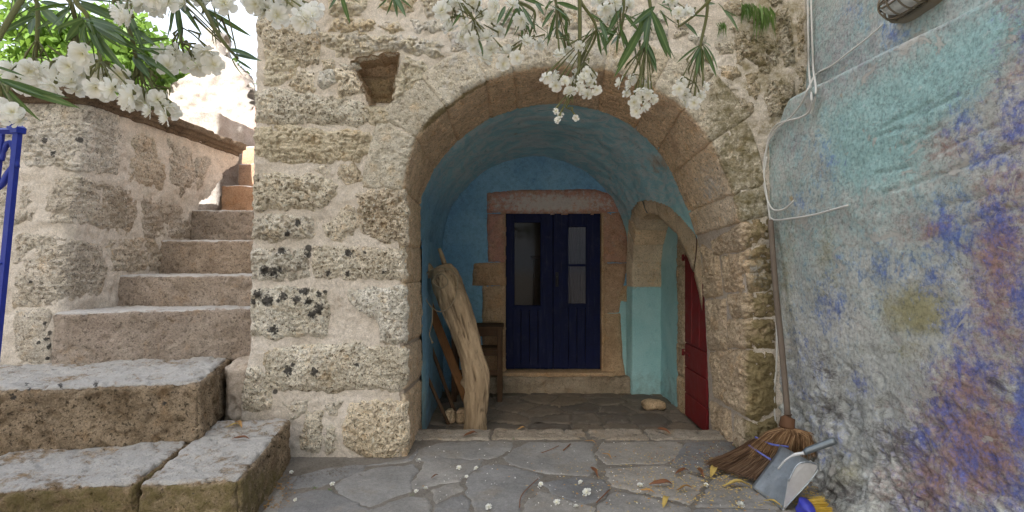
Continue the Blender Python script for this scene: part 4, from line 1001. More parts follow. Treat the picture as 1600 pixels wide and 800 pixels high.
def coping():
    prof = [(0.0, 2.64), (0.025, 2.645), (0.03, 2.67), (0.055, 2.678), (0.06, 2.705), (0.095, 2.715), (0.10, 2.775), (-0.25, 2.79)]   # (out, z)
    rows = []
    for s in np.concatenate([np.linspace(0.2, SWC - 0.06, 80), np.linspace(SWC - 0.055, SWC + 2.0, 110)]):
        r = []
        for a in range(len(prof) - 1):
            for t in np.linspace(0, 1, 6, endpoint=False): r.append((prof[a][0] * (1 - t) + prof[a + 1][0] * t, prof[a][1] * (1 - t) + prof[a + 1][1] * t))
        r = np.array(r); P, N = SW.ev(np.full(len(r), s), np.full(len(r), 2.6)); P = P + N * r[:, :1]; P[:, 2] = r[:, 1]; rows.append(P)
    G = np.array(rows); P = G.reshape(-1, 3); w = fbm(P, 10, 3) * 0.012 + fbm(P, 3, 2) * 0.012 - 0.02 * sstep(0.1, 0.4, fbm(P, 7, 2))
    _, N = SW.ev(np.repeat(np.concatenate([np.linspace(0.2, SWC - 0.06, 80), np.linspace(SWC - 0.055, SWC + 2.0, 110)]), G.shape[1]), P[:, 2])
    P = P + N * w[:, None]; P[:, 2] += w * 0.4
    f, _ = grid_faces(np.ones(G.shape[:2], bool)); return P, f
P, f = coping(); obj("coping", P, f, M_cornice, swall, attrs={"moss": 0.25 + 0 * P[:, 0]})
obj("wall_core", *join([boxg(-5.6, -3.5, 4.15, 5.6, -0.2, 2.58, 0), boxg(-5.6,-3.47,4.2,5.55,2.585,2.7,0)]), M_soil, swall, smooth=False)

# ------------------------------------------------------------------ painted plaster wall on the right
pw_ = root("painted_plaster_wall", (2.0, 2.8, 0), "bulging plaster wall with worn turquoise, blue and rust paint beside the broom", "plaster wall")
def xw(y, z):
    low = 1.875 + 0.13 * np.clip((1.75 - z) / 1.6, 0, 1) + 0.02 * np.clip(3.74 - y, 0, 3)
    low = low - 0.17 * np.exp(-np.clip(z, 0, 9) / 0.22) * (0.35 + 0.65 * sstep(3.5, 3.0, y))
    zl = 2.56 - 0.22 * sstep(3.45, 3.74, y) + 0.05 * (y - 2.4) / 1.3
    s = sstep(-0.075, 0.045, z - zl); return low * (1 - s) + (2.16 + 0.01 * (z - 2.5)) * s
PWS = Plane(lambda u, v: (np.stack([xw(u, v), u, v], -1), np.stack([0 * u - 1, 0 * u, 0 * u], -1)))
pinv = Inv(PWS, 1.3, 3.78, 0, 3.4, 0.012)
SCR = [((1380,200),(1480,145)), ((1405,228),(1465,198)), ((1380,302),(1540,252)), ((1540,252),(1600,225)), ((1465,235),(1560,195)), ((1472,322),(1550,300)), ((1370,272),(1420,258)), ((1500,350),(1590,325)), ((1440,180),(1500,150)), ((1370,215),(1410,200))]
scr = [pinv(s) for s in SCR]
def pw_extra(P, u, v):
    q = P[:, 1:]; h = 0.030 * fbm(P, 2.0, 3) + 0.006 * fbm(P + 4, 9, 3)
    rug = sstep(0.80, 0.22, v + 0.25 * fbm(P, 3, 2))
    h = h + rug * (0.065 * fbm(P * np.array([1, 1, 0.8]) + 9, 6, 5, 0.62) + 0.03 * np.abs(fbm(P + 2, 10, 3)) - 0.03 * sstep(0.08, 0.3, fbm(P + 21, 9, 3)))
    h = h + 0.004 * fbm(P * np.array([1, .6, 1.6]) + 2, 16, 4, .6) - 0.02 * sstep(0.14, 0.4, fbm(P + 13, 12, 2)) * sstep(1.2, 0.5, v)
    for a, b in scr: h = h - 0.010 * np.exp(-(seg_dist(q + 0.012 * fbm(P, 8, 2)[:, None], a, b) / 0.008) ** 2)
    return h
def pw_paint(P, u, v):
    px, py = proj(P)
    B = lambda *a: blob(px, py, *a)
    tq = sstep(-60, 75, poly_in(np.stack([px, py], 1), [(1268,172),(1330,128),(1400,90),(1520,12),(1640,-60),(1660,40),(1560,130),(1480,220),(1440,290),(1360,318),(1300,300),(1275,240)]))
    turq = np.maximum(1.0 * tq, np.maximum(0.45 * B(1300, 300, 40, 40), 0.45 * B(1420, 20, 60, 30)))
    blue = np.max([0.62 * B(1500, 190, 35, 40), 0.66 * B(1585, 190, 30, 50), 0.7 * B(1480, 360, 40, 60), 0.62 * B(1545, 250, 50, 25), 0.66 * B(1560, 350, 60, 50), 0.6 * B(1330, 15, 20, 20), 0.62 * B(1395, 55, 30, 25),
                   0.68 * B(1345, 600, 26, 30), 0.62 * B(1300, 480, 40, 60), 0.55 * B(1250, 320, 30, 25), 0.75 * B(1595, 470, 20, 50), 0.8 * B(1596, 650, 18, 130), 0.68 * B(1500, 500, 30, 30), 0.62 * B(1480, 640, 40, 60),
                   0.66 * B(1530, 720, 50, 40), 0.5 * B(1260, 560, 40, 120), 0.52 * B(1380, 420, 90, 50), 0.5 * B(1300, 690, 40, 40), 0.66 * B(1590, 760, 40, 40), 0.5 * B(1290, 250, 30, 60), 0.62 * B(1440, 690, 60, 40), 0.62*B(1520,580,50,40), 0.6*B(1460,430,40,30)], 0)
    rust = np.max([0.80 * B(1555, 420, 40, 110), 0.62 * B(1590, 300, 30, 60), 0.95 * B(1530, 700, 90, 80), 0.85 * B(1510, 610, 55, 45), 0.75 * B(1460, 760, 70, 45), 0.55 * B(1500, 230, 60, 30), 0.5 * B(1450, 360, 50, 30)], 0)
    olive = np.max([1.15 * B(1435, 485, 46, 34), 0.5 * B(1290, 400, 20, 60), 0.6 * B(1320, 740, 25, 20), 0.45 * B(1430, 540, 60, 30), 0.5 * B(1230, 430, 12, 120)], 0)
    gold = np.max([0.62 * B(1572, 322, 14, 12), 0.66 * B(1237, 310, 6, 7), 0.5 * B(1315, 149, 6, 5)], 0)
    bare = np.max([0.72 * B(1330, 80, 90, 90), 0.6 * B(1240, 230, 30, 40), 0.5 * B(1400, 20, 120, 40)], 0)
    dirt = np.max([0.62 * B(1390, 700, 60, 60), 0.55 * B(1300, 640, 50, 40), 0.66 * B(1320, 770, 60, 30), 0.5 * B(1560, 610, 60, 40), 0.55 * B(1290, 580, 40, 30), 0.5 * B(1560, 230, 60, 20), 0.5*B(1420,780,70,40)], 0)
    w_ = sstep(1380, 1560, px + 0.25 * (py - 400)); blue = np.maximum(blue, 0.36 * w_) - 0.15 * (1 - w_); turq = np.maximum(turq, 0.40 * sstep(680, 320, py) * sstep(1620, 1480, px)); rust = np.maximum(rust * 1.12, 0.42 * sstep(1440, 1560, px + 0.15 * (py - 400))); dirt = np.maximum(dirt, 0.22 * sstep(380, 650, py))
    return {"turq": turq, "blue": blue, "rust": rust, "olive": olive, "gold": gold, "bare": bare, "dirt": dirt, "low": sstep(1.1, 0.3, v)}
sheet("plaster", PWS, 1.0, 3.82, -0.06, 4.6, 0.011, M_painted, pw_, amp=0.0, extra=pw_extra, paint=pw_paint)
obj("wall_core", *boxg(2.32, 3.2, 0.9, 3.70, -0.2, 4.6, 0.02), M_house, pw_, smooth=False)

# ------------------------------------------------------------------ invented unseen trees behind the camera, added to block sun and pass bounce below
def added_sun_blocker(x, seed, label):
    t = root("added_sun_blocker", (x, -3.45, -0.35), label, "tree", "added unseen trees that block the sun")
    obj("trunk", *join([tube(smooth_path([(x, -3.45, -.4), (x + .1, -3.4, 1.5), (x - .05, -3.45, 3.2), (x, -3.45, 5.0)], 5), list(np.linspace(.24, .13, 16)), 10),
                        tube([(x, -3.45, 3.2), (x - 1.2, -3.4, 4.6), (x - 2.0, -3.5, 5.5)], [.1, .07, .04], 7), tube([(x, -3.45, 3.4), (x + 1.2, -3.5, 4.7), (x + 2.0, -3.4, 5.6)], [.1, .07, .04], 7)]), M_bark, t)
    n, m = 60, 70; th = np.linspace(0, 2 * np.pi, n, endpoint=False); w = np.linspace(-1, 1, m); vs = []
    for a in w:
        k = (1 - abs(a) ** 14) ** .5
        vs.append(np.stack([np.full(n, x + a * 2.9), -3.45 + .85 * k * np.cos(th), 6.2 + 2.75 * max(k, .05) * np.sign(np.sin(th)) * np.abs(np.sin(th)) ** .45], 1))
    P = np.concatenate(vs); c = np.stack([P[:, 0], 0 * P[:, 0] - 3.45, 0 * P[:, 0] + 6.5], 1); d = P - c; d /= np.linalg.norm(d, axis=1)[:, None] + 1e-6
    P = P + d * (.10 * fbm(P, 2.5, 4, .6) + .06)[:, None]
    f = [(j * n + a, j * n + (a + 1) % n, (j + 1) * n + (a + 1) % n, (j + 1) * n + a) for j in range(m - 1) for a in range(n)]
    rg_ = np.random.RandomState(seed); lv, lf = [], []
    for i in rg_.randint(0, len(P), 2500):
        p = P[i] + rg_.normal(size=3) * .08; a = rg_.normal(size=3); a /= np.linalg.norm(a); b = np.cross(a, d[i]); b /= np.linalg.norm(b) + 1e-6; k = len(lv)
        lv += [p, p + a * .09 + b * .05, p + a * .18, p + a * .09 - b * .05]; lf.append((k, k + 1, k + 2, k + 3))
    cr = obj("crown", *join([(P, f), (lv, lf)]), M_treeleaf, t); cr["kind"] = "stuff"
for k, (x, lab) in enumerate([(-9.4, "leftmost added clipped tree, unseen behind the camera, blocking the sun"), (-4.3, "middle added clipped tree, unseen behind the camera, blocking the sun"), (0.8, "right added clipped tree, unseen behind the camera, blocking the sun"), (5.9, "rightmost added clipped tree, unseen behind the camera, blocking the sun")]):
    added_sun_blocker(x, k, lab)

# ------------------------------------------------------------------ sunlit walls and tree beyond the stairs
structure(obj("upper_terrace", *boxg(-14, -1.95, 7.35, 22, -0.3, 2.9, 0.02), M_soil, smooth=False))
rw = root("sunlit_rubble_wall", (-4.6, 9.2, 2.9), "broken white lime plastered rubble wall in full sun above the top of the stairs", "wall")
RWO = [(225,345),(225,190),(238,150),(268,126),(300,104),(314,92),(315,40),(322,36),(341,40),(343,80),(360,90),(378,108),(390,150),(398,185),(430,210),(430,345)]
def extr_outline(pxl, d, depth, res=0.05, amp=0.05, seed=0):
    poly = np.array([W(a, b, d)[[0, 2]] for a, b in pxl]); a, b = poly.min(0), poly.max(0)
    us = np.arange(a[0] - .05, b[0] + .05, res); vs = np.arange(a[1] - .05, b[1] + .05, res)
    U, Vv = np.meshgrid(us, vs, indexing='ij'); q = np.stack([U.ravel(), Vv.ravel()], 1)
    P = np.stack([q[:, 0], 0 * q[:, 0] + d, q[:, 1]], 1)
    s = poly_in(q + 0.05 * np.stack([fbm(P, 3, 3), fbm(P + 9, 3, 3)], 1), poly)
    y = d + depth / 2 - (depth / 2) * np.sqrt(np.clip(1 - np.clip(1 - s / 0.08, 0, 1) ** 2, 0, 1)) + amp * (fbm(P + seed, 3.5, 4, .6) + 0.5 * fbm(P + seed, 12, 3))
    keep = (s > -0.01).reshape(U.shape); f, used = grid_faces(keep)
    A = P.copy(); A[:, 1] = y; Bk = P.copy(); Bk[:, 1] = 2 * d + depth - y
    n = len(used); return np.concatenate([A[used], Bk[used]]), np.concatenate([f, f[:, ::-1] + n])
P, f = extr_outline(RWO, 9.2, 0.5, 0.035, 0.09); obj("rubble_face", P, f, M_sunwall, rw)
sw2 = root("pink_rendered_wall", (-2.3, 7.6, 2.8), "pinkish rendered wall end standing right of the upper steps", "wall")
P, f = extr_outline([(396,262),(378,215),(384,180),(394,160),(420,150),(470,150),(470,262)], 7.6, 0.4, 0.03, 0.04, 5); obj("wall_face", P, f, M_pinkwall, sw2)
tw = root("low_terrace_wall", (-3.6, 6.9, 1.9), "low white plastered wall in sun where the stair side wall ends", "wall")
TWP = Prof([(-5.2, 6.3), (-3.62, 6.3), (-3.48, 9.2)], 0.0, rad=0.06)
sheet("wall_face", TWP, 0.0, 4.4, 1.2, 3.25, 0.03, M_sunwall, tw, amp=0.05, freq=4)
obj("wall_core", *boxg(-5.2, -3.75, 6.45, 9.1, 1.0, 3.15, 0.03), M_sunwall, tw, smooth=False)

def leaf_mesh(name, mat, L=1.0, w=0.13, fold=0.25, bend=0.12, n=8, tipw=0.5):
    vs, fs, rib = [], [], []
    for i in range(n + 1):
        t = i / n; ww = w * 0.5 * max(0.03, math.sin(math.pi * (t ** 0.85)) ** 0.75 if 0 < t < 1 else 0.03)
        z = -bend * t * t
        for s in (-1, -0.35, 0, 0.35, 1):
            vs.append((t * L, s * ww, z + abs(s) * ww * fold)); rib.append(1.0 if s == 0 else 0.0)
    for i in range(n):
        for k in range(4):
            a = i * 5 + k; fs.append((a, a + 1, a + 6, a + 5))
    return mesh_from(name, vs, fs, mat, True, {"rib": rib})
def orient(xdir, up=None, roll=0.0):
    x = Vector(xdir).normalized(); up = Vector(up) if up is not None else Vector((0, 0, 1))
    y = up.cross(x)
    if y.length < 1e-3: y = x.orthogonal()
    y.normalize(); z = x.cross(y)
    m = Matrix((x, y, z)).transposed().to_4x4()
    return m @ Matrix.Rotation(roll, 4, 'X')

def crown_tree(name, loc, h, cr, label, nleaf, seed):
    rng = np.random.RandomState(seed)
    t = root(name, loc, label, "tree")
    base = np.array(loc); parts = [tube([base, base + [0.1, 0, h * .35], base + [0.05, .1, h * .7]], [.16, .12, .07], 8)]
    cl = []
    for k in range(16):
        d = rng.normal(size=3); d /= np.linalg.norm(d); c = base + [0, 0, h * .72] + d * np.array(cr) * rng.uniform(.35, .95)
        cl.append(c); parts.append(tube([base + [0.05, .05, h * .4], (base + [0, 0, h * .6] + c) / 2, c], [.06, .035, .012], 5))
    obj("trunk", *join(parts), M_bark, t)
    vs, fs = [], []
    for i in range(nleaf):
        c = cl[rng.randint(len(cl))]; d = rng.normal(size=3); d /= np.linalg.norm(d)
        p = c + d * rng.uniform(.1, 1) ** .6 * 0.62; a = rng.normal(size=3); a /= np.linalg.norm(a); a[2] -= .3; b = np.cross(a, rng.normal(size=3)); b /= np.linalg.norm(b)
        l, w = rng.uniform(.10, .17), rng.uniform(.05, .08); n = np.cross(a, b) * .02
        k = len(vs); vs += [p, p + a * l * .5 + b * w + n, p + a * l, p + a * l * .5 - b * w + n]; fs.append((k, k + 1, k + 2, k + 3))
    o = obj("crown", vs, fs, M_treeleaf, t); o["kind"] = "stuff"
    return t
crown_tree("leafy_tree", (-7.6, 9.6, 2.6), 3.0, (2.2, 1.5, 1.3), "bright green sunlit leafy tree behind the stair side wall", 9000, 3)

# ------------------------------------------------------------------ things in the porch
tr = root("driftwood_trunk", (-0.34, 4.72, ZF), "pale weathered driftwood trunk leaning upright against the blue porch wall", "driftwood")
tp = smooth_path([W(742, 679, 4.70), W(743, 640, 4.71), W(746, 595, 4.74), W(733, 545, 4.78), W(718, 495, 4.83), W(702, 450, 4.88), W(688, 416, 4.92)], 16)
rr = np.interp(np.linspace(0, 1, len(tp)), [0, .04, .12, .27, .36, .5, .75, .92, .985, 1], [.118, .105, .098, .105, .122, .118, .140, .135, .11, .055])
NS = 72
v, f = tube(tp, rr, NS)
v = np.array(v); c = np.repeat(tp, NS, 0); d = v - c; d /= np.linalg.norm(d, axis=1)[:, None]
th = np.tile(np.linspace(0, 2 * np.pi, NS, endpoint=False), len(tp)); ss = np.repeat(np.linspace(0, 1, len(tp)), NS)
tw = th + 0.7 * ss
q = np.stack([np.cos(tw) * 1.2, np.sin(tw) * 1.2, ss * 3], 1)
rel_ = 0.026 * fbm(q, 1.6, 3) + 0.012 * fbm(q * np.array([3, 3, 1]), 2.2, 3)
rel_ -= 0.030 * np.exp(-(fbm(q * np.array([2.2, 2.2, .55]) + 5, 1.4, 2) / 0.05) ** 2) * sstep(-.25, .2, fbm(q + 11, 1.1, 2))      # long drying cracks
rel_ += 0.006 * fbm(q * np.array([9, 9, 1.2]), 2.4, 3)
rel_ += 0.035 * np.exp(-((ss - .33) / .03) ** 2 - ((np.cos(th - 4.2) - 1) / .12) ** 2)                                              # knot
v = v + d * rel_[:, None]
crack = np.clip(-rel_ / 0.03, 0, 1)
obj("trunk", v, f, M_drift, tr, attrs={"crack": crack})
obj("broken_prong", *tube([W(676, 432, 4.93), W(669, 416, 4.94), W(664, 407, 4.95)], [.05, .035, .008], 9), M_drift, tr)
pk = obj("peg", *tube([W(695, 414, 4.90), W(690, 398, 4.89), W(686, 388, 4.88)], [.026, .022, .016], 8), M_drift, tr)
rp = root("hemp_rope", (-0.66, 4.78, 1.2), "thin hemp rope looped round the top of the driftwood trunk, knotted end hanging", "rope")
loop = smooth_path([W(668, 425, 4.80), W(690, 417, 4.73), W(712, 428, 4.76), W(714, 455, 4.70), W(704, 478, 4.68), W(686, 487, 4.72), W(668, 472, 4.80), W(660, 445, 4.84), W(668, 425, 4.82)], 8)
obj("rope_loop", *tube(loop, .005, 6), M_rope, rp)
obj("rope_coil", *tube(smooth_path([W(676, 440, 4.74), W(690, 428, 4.70), W(700, 440, 4.70), W(690, 450, 4.70), W(676, 440, 4.73), W(688, 424, 4.70), W(708, 420, 4.74)], 8), .006, 6), M_rope, rp)
obj("rope_tail", *tube(smooth_path([W(676, 480, 4.76), W(675, 505, 4.75), W(671, 522, 4.74), W(676, 536, 4.74)], 6), [.006] * 18 + [.014], 6), M_rope, rp)
def plank(name, label, cat, p0, p1, w, t, mat, yaw=0.0):
    p0, p1 = Vector(p0), Vector(p1); x = (p1 - p0); L = x.length
    o = tag(link(name, mesh_from(name, *boxg(0, L, -w / 2, w / 2, -t / 2, t / 2, 0.005), mat, False)), label, cat)
    m = orient(x, (0.2, -1, 0.2), yaw); m.translation = p0; o.matrix_world = m; return o
plank("timber_plank", "orange brown timber plank leaning behind the driftwood trunk", "plank", W(752, 682, 5.0), W(668, 470, 5.25), .085, .03, M_plank)
plank("timber_stick", "thin dark stick leaning in the left corner of the porch", "stick", W(703, 668, 4.95), W(655, 560, 5.02), .03, .025, M_darkwood, .4)
plank("timber_stick", "longer dark stick leaning behind the thin one in the porch corner", "stick", W(716, 660, 5.15), W(664, 515, 5.32), .035, .03, M_darkwood, .2)
for k, (a, b, lab) in enumerate([(704, 641, "left one of two small stone lumps on the porch floor behind the trunk"), (722, 640, "right one of two small stone lumps on the porch floor behind the trunk")]):
    x, y = px_ground(a, 662, ZF)
    o = rblock("stone_lump", [(x - .055, y - .06), (x + .05, y - .05), (x + .055, y + .06), (x - .05, y + .06)], ZF + 0.012, ZF + 0.14, M_jamb, None, r=0.03, res=.014, rough=.012, seed=k + 70)
    tag(o, lab, "stone", "small stone lumps in the porch corner")
x, y = px_ground(1022, 641, ZF)
tag(rblock("loose_stone", [(x - .12, y - .07), (x + .12, y - .06), (x + .10, y + .07), (x - .12, y + .07)], ZF + .012, ZF + .105, M_jamb, None, r=.03, res=.014, rough=.012, seed=77), "small loose tan stone on the porch floor by the turquoise wall", "stone")
tb = root("wooden_table", (W(750, 0, 5.95)[0], 5.95, ZF), "small dark wooden table between the driftwood trunk and the blue door", "table")
tx0, tx1 = W(708, 0, 5.9)[0], W(785, 0, 5.9)[0]; ty0, ty1 = 5.72, 6.06; tz = W(0, 508, 5.85)[2]
obj("table_top", *boxg(tx0 - .02, tx1 + .015, ty0 - .02, ty1, tz - .03, tz, .004), M_darkwood, tb, smooth=False)
for xx in (tx0, tx1 - .055):
    for yy in (ty0, ty1 - .06): obj("leg", *boxg(xx, xx + .055, yy, yy + .055, ZF + .014, tz - .031, .004), M_darkwood, tb, smooth=False)
obj("apron", *boxg(tx0 + .056, tx1 - .056, ty0 + .01, ty0 + .035, tz - .11, tz - .032, .003), M_darkwood, tb, smooth=False)
for zz in (W(0, 553, 5.85)[2], W(0, 583, 5.85)[2]): obj("stretcher", *boxg(tx0 + .056, tx1 - .056, ty0 + .012, ty0 + .035, zz, zz + .06, .003), M_darkwood, tb, smooth=False)
obj("shelf", *boxg(tx0 + .056, tx1 - .056, ty0 + .04, ty1 - .06, W(0, 545, 5.85)[2], W(0, 545, 5.85)[2] + .02, .003), M_darkwood, tb, smooth=False)

# ------------------------------------------------------------------ blue iron gate at the left edge
gt = root("iron_gate", (-2.55, 2.28, 0), "blue painted iron gate leaf with a curled bar and pointed finial at the left edge", "gate")
gd = 2.30
def gx(a, b): return W(a, b, gd)
def bar(pts, t=0.017, sides=4): return tube(pts, t * 1.1, sides)
top, bot = gx(28, 205), np.array([gx(-14, 640)[0], gd, 0.06])
bot = np.array([top[0] - (top[2] - 0.04) * 0.10, gd, 0.04])
obj("stile", *bar([top, bot], .015), M_gate, gt, smooth=False)
dx = bot - top
t2, b2 = gx(4, 205), np.array([gx(4, 205)[0] - (top[2] - .04) * .10, gd, .04])
obj("bar", *bar([t2, b2], .009), M_gate, gt, smooth=False)
for k in range(4):
    off = np.array([-.11 * (k + 1), 0, 0]); obj("bar", *bar([t2 + off, b2 + off], .009), M_gate, gt, smooth=False)
sl = np.array([-.62, 0, 0]); obj("stile", *bar([top + sl, bot + sl + np.array([.0, 0, -.04])], .024), M_gate, gt, smooth=False)
for s in (0.0, .30, .62, .96): obj("rail", *bar([top + dx * s + np.array([0, -.002, 0]), top + dx * s + sl + np.array([0, -.002, 0])], .014), M_gate, gt, smooth=False)
obj("scroll", *bar(smooth_path([gx(27, 262), gx(22, 235), gx(14, 222), gx(6, 236), gx(2, 250), gx(-6, 240)], 6), .010), M_gate, gt)
obj("scroll", *bar(smooth_path([gx(23, 258), gx(12, 272), gx(2, 290), gx(-12, 300)], 6), .012), M_gate, gt)
fb = gx(16, 204)
obj("finial", *tube([fb, fb + [0, 0, .03], fb + [0, 0, .045], fb + [0, 0, .07], fb + [0, 0, .10], fb + [0, 0, .135]], [.012, .012, .024, .030, .018, .002], 4), M_gate, gt, smooth=False)
obj("finial", *tube([top + [0, 0, -.01], top + [0, 0, .015], top + [0, 0, .03]], [.026, .03, .012], 4), M_gate, gt, smooth=False)

# ------------------------------------------------------------------ cables and the bulkhead lamp
def onwall(px, py, lift=0.012):
    """the first wall surface a sight line through the pixel meets"""
    dv = np.array([(px - 800) / F, 1.0, -(py - HOR) / F])
    best = D - lift
    for d in np.arange(1.6, D, 0.01):
        if dv[0] * d >= xw(np.array(d), np.array(CAMZ + dv[2] * d)) - lift - 0.02: best = d; break
    return np.array([0, 0, CAMZ]) + dv * best
def cable(name, label, pts, r, parent=None):
    P = [onwall(*p) for p in pts]
    o = obj(name, *tube(smooth_path(P, 5), r, 6), M_cable); tag(o, label, "cable", "white cables on the painted wall"); return o
cable("white_cable", "white cable running straight down the wall corner then curving inward to a hole", [(1262,-12),(1263,60),(1264,110),(1268,150),(1266,172),(1250,184),(1228,190),(1210,205),(1199,228),(1193,262),(1195,295),(1205,325),(1222,328),(1234,320),(1240,314)], .007)
cable("white_cable", "second white cable down the corner ending in a cut end below the ledge", [(1267,-12),(1269,60),(1271,110),(1275,140),(1271,165),(1267,178)], .007)
cable("white_cable", "white cable sagging from the caged lamp to the corner bundle", [(1379,39),(1352,62),(1326,82),(1300,102),(1275,116),(1264,136),(1252,162),(1232,186),(1212,196),(1201,216),(1196,250)], .0065)
cable("white_cable", "white cable running down behind the broom handle to the floor", [(1198,245),(1194,275),(1199,310),(1203,342),(1209,400),(1212,460),(1214,520),(1213,570),(1210,610),(1210,640),(1212,658)], .0065)
cable("white_cable", "short white cable running sideways along the wall above the broom handle", [(1203,340),(1212,344),(1240,341),(1270,336),(1300,328),(1325,321)], .0065)
ld = 2.62
A, B_ = W(1374, 14, 2.86), W(1450, -26, 2.52)
ax = Vector(B_ - A); L = ax.length; ax.normalize()
xo = float(xw(np.array(2.7), np.array(2.85)))
ctr = Vector((A + B_) / 2); ctr.x = xo - 0.115
lamp = root("bulkhead_lamp", tuple(ctr), "oblong wall lamp with milky glass behind a dark wire cage high on the painted wall", "lamp")
ly, lz = Vector((0, -1, 0.0)).normalized(), Vector((0, 0, 1))
def lp(a, o, h): return ctr + ly * a + Vector((-1, 0, 0)) * o + lz * h      # along wall, out of wall, up
HL, HH = 0.155, 0.062
def oval(o, sl, sh, n=28): return [lp(math.copysign(abs(math.cos(t)) ** .7, math.cos(t)) * sl, o, math.copysign(abs(math.sin(t)) ** .7, math.sin(t)) * sh) for t in np.linspace(0, 2 * math.pi, n, endpoint=False)]
def rings(lst):
    n = len(lst[0]); v = [tuple(p) for r in lst for p in r]; f = []
    for j in range(len(lst) - 1):
        for a in range(n): f.append((j * n + a, j * n + (a + 1) % n, (j + 1) * n + (a + 1) % n, (j + 1) * n + a))
    f.append(tuple(range(n))); f.append(tuple((len(lst) - 1) * n + a for a in range(n))[::-1]); return v, f
obj("base_plate", *rings([oval(-.115, HL + .03, HH + .03), oval(-.06, HL + .03, HH + .03), oval(-.055, HL + .015, HH + .015)]), M_lampmetal, lamp)
obj("glass_cover", *rings([oval(-.053, HL - .01, HH - .01), oval(-.02, HL - .012, HH - .012), oval(.015, HL - .03, HH - .02), oval(.035, HL - .07, HH - .045)]), M_lampglass, lamp)
r0 = oval(-.03, HL + .012, HH + .012); obj("cage_ring", *tube(r0 + [r0[0]], .007, 6), M_lampmetal, lamp)
r1 = oval(.045, HL - .05, HH - .04); obj("cage_ring", *tube(r1 + [r1[0]], .006, 6), M_lampmetal, lamp)
for a in (-.10, -.035, .035, .10):
    obj("cage_bar", *tube(smooth_path([lp(a, -.05, HH + .012), lp(a, .0, HH + .01), lp(a, .048, HH * .45), lp(a, .05, -HH * .45), lp(a, 0, -HH - .01), lp(a, -.05, -HH - .012)], 4), .005, 6), M_lampmetal, lamp)
obj("cage_bar", *tube(smooth_path([lp(-HL - .012, -.05, 0), lp(-HL, .0, 0), lp(-HL * .6, .05, 0), lp(HL * .6, .05, 0), lp(HL, 0, 0), lp(HL + .012, -.05, 0)], 4), .005, 6), M_lampmetal, lamp)

# ------------------------------------------------------------------ broom, dustpan, hand brush
br = root("straw_broom", (1.75, 3.4, 0), "old straw broom with worn bristles bent sideways and blue stitching, standing in the wall corner", "broom")
hp = [W(1204, 344, 3.64), W(1212, 450, 3.56), W(1223, 560, 3.48), W(1231, 652, 3.42)]
obj("handle", *tube(smooth_path(hp, 5), [.020] * 15 + [.022], 10), M_handle, br)
rng = np.random.RandomState(9)
def strands(n, gen, r=.0022):
    parts, tone = [], []
    for i in range(n):
        pts = gen(i); q = rng.uniform(.6, 1.5) * r
        parts.append(tube(pts, [q, q * 1.1, q * .9, q * .5][:len(pts)], 3, False)); tone += [rng.uniform()] * (3 * len(pts))
    v, f = join(parts); return v, f, np.array(tone)
neck = W(1231, 652, 3.42); nk2 = W(1229, 668, 3.40)
obj("neck_binding", *tube([neck + [0, 0, .02], neck + [0, 0, -.005], nk2, nk2 - [0, 0, .02]], [.026, .044, .048, .055], 14), M_straw, br)
def skirt(i):
    t = rng.uniform(-1, 1); e = rng.uniform(-.04, .05)
    p0 = nk2 + np.array([t * .03, rng.uniform(-.045, .02), .0])
    p3 = W(1222 + t * 52 + rng.normal() * 4, 705 + rng.uniform(-10, 12) + 4 * (1 - t * t), 3.30 + rng.uniform(-.05, .07) + .03 * abs(t))
    m = p0 * .55 + p3 * .45 + np.array([t * .03, -.035, .035]); return [p0, m, p0 * .2 + p3 * .8 + np.array([t * .012, -.01, .012]), p3]
v, f, tn_ = strands(900, skirt, .0018); o = obj("bristle_skirt", v, f, M_straw, br, attrs={"tone": tn_}); o["kind"] = "stuff"
def sweep(i):
    t = rng.uniform(0, 1); s = rng.uniform(0, 1)
    p0 = W(1180 + 55 * t + rng.normal() * 3, 685 + 14 * t, 3.42 - .10 * s)
    e = W(1108 + 95 * t ** 1.2 + rng.normal() * 5, 722 + 30 * t + rng.normal() * 2.5, 3.56 - .34 * t - .06 * s); e[2] = max(e[2], .008 + rng.uniform(0, .02))
    m1 = p0 * .66 + e * .34 + np.array([.0, -.01, -.018 + .02 * s]); m2 = p0 * .3 + e * .7 + np.array([.0, 0, -.028 + .02 * s])
    m1[2] = max(m1[2], .02); m2[2] = max(m2[2], .012)
    return [p0, m1, m2, e]
v, f, tn_ = strands(1500, sweep, .0019); o = obj("bristles", v, f, M_straw_dark, br, attrs={"tone": tn_}); o["kind"] = "stuff"
for k, (p, q_, r_) in enumerate([((1168,694),(1188,708),(1204,718)), ((1180,683),(1205,694),(1232,698))]):
    obj("stitching", *tube(smooth_path([W(p[0], p[1], 3.36), W(q_[0], q_[1], 3.27), W(r_[0], r_[1], 3.20)], 4), .0065, 6), M_twine, br)

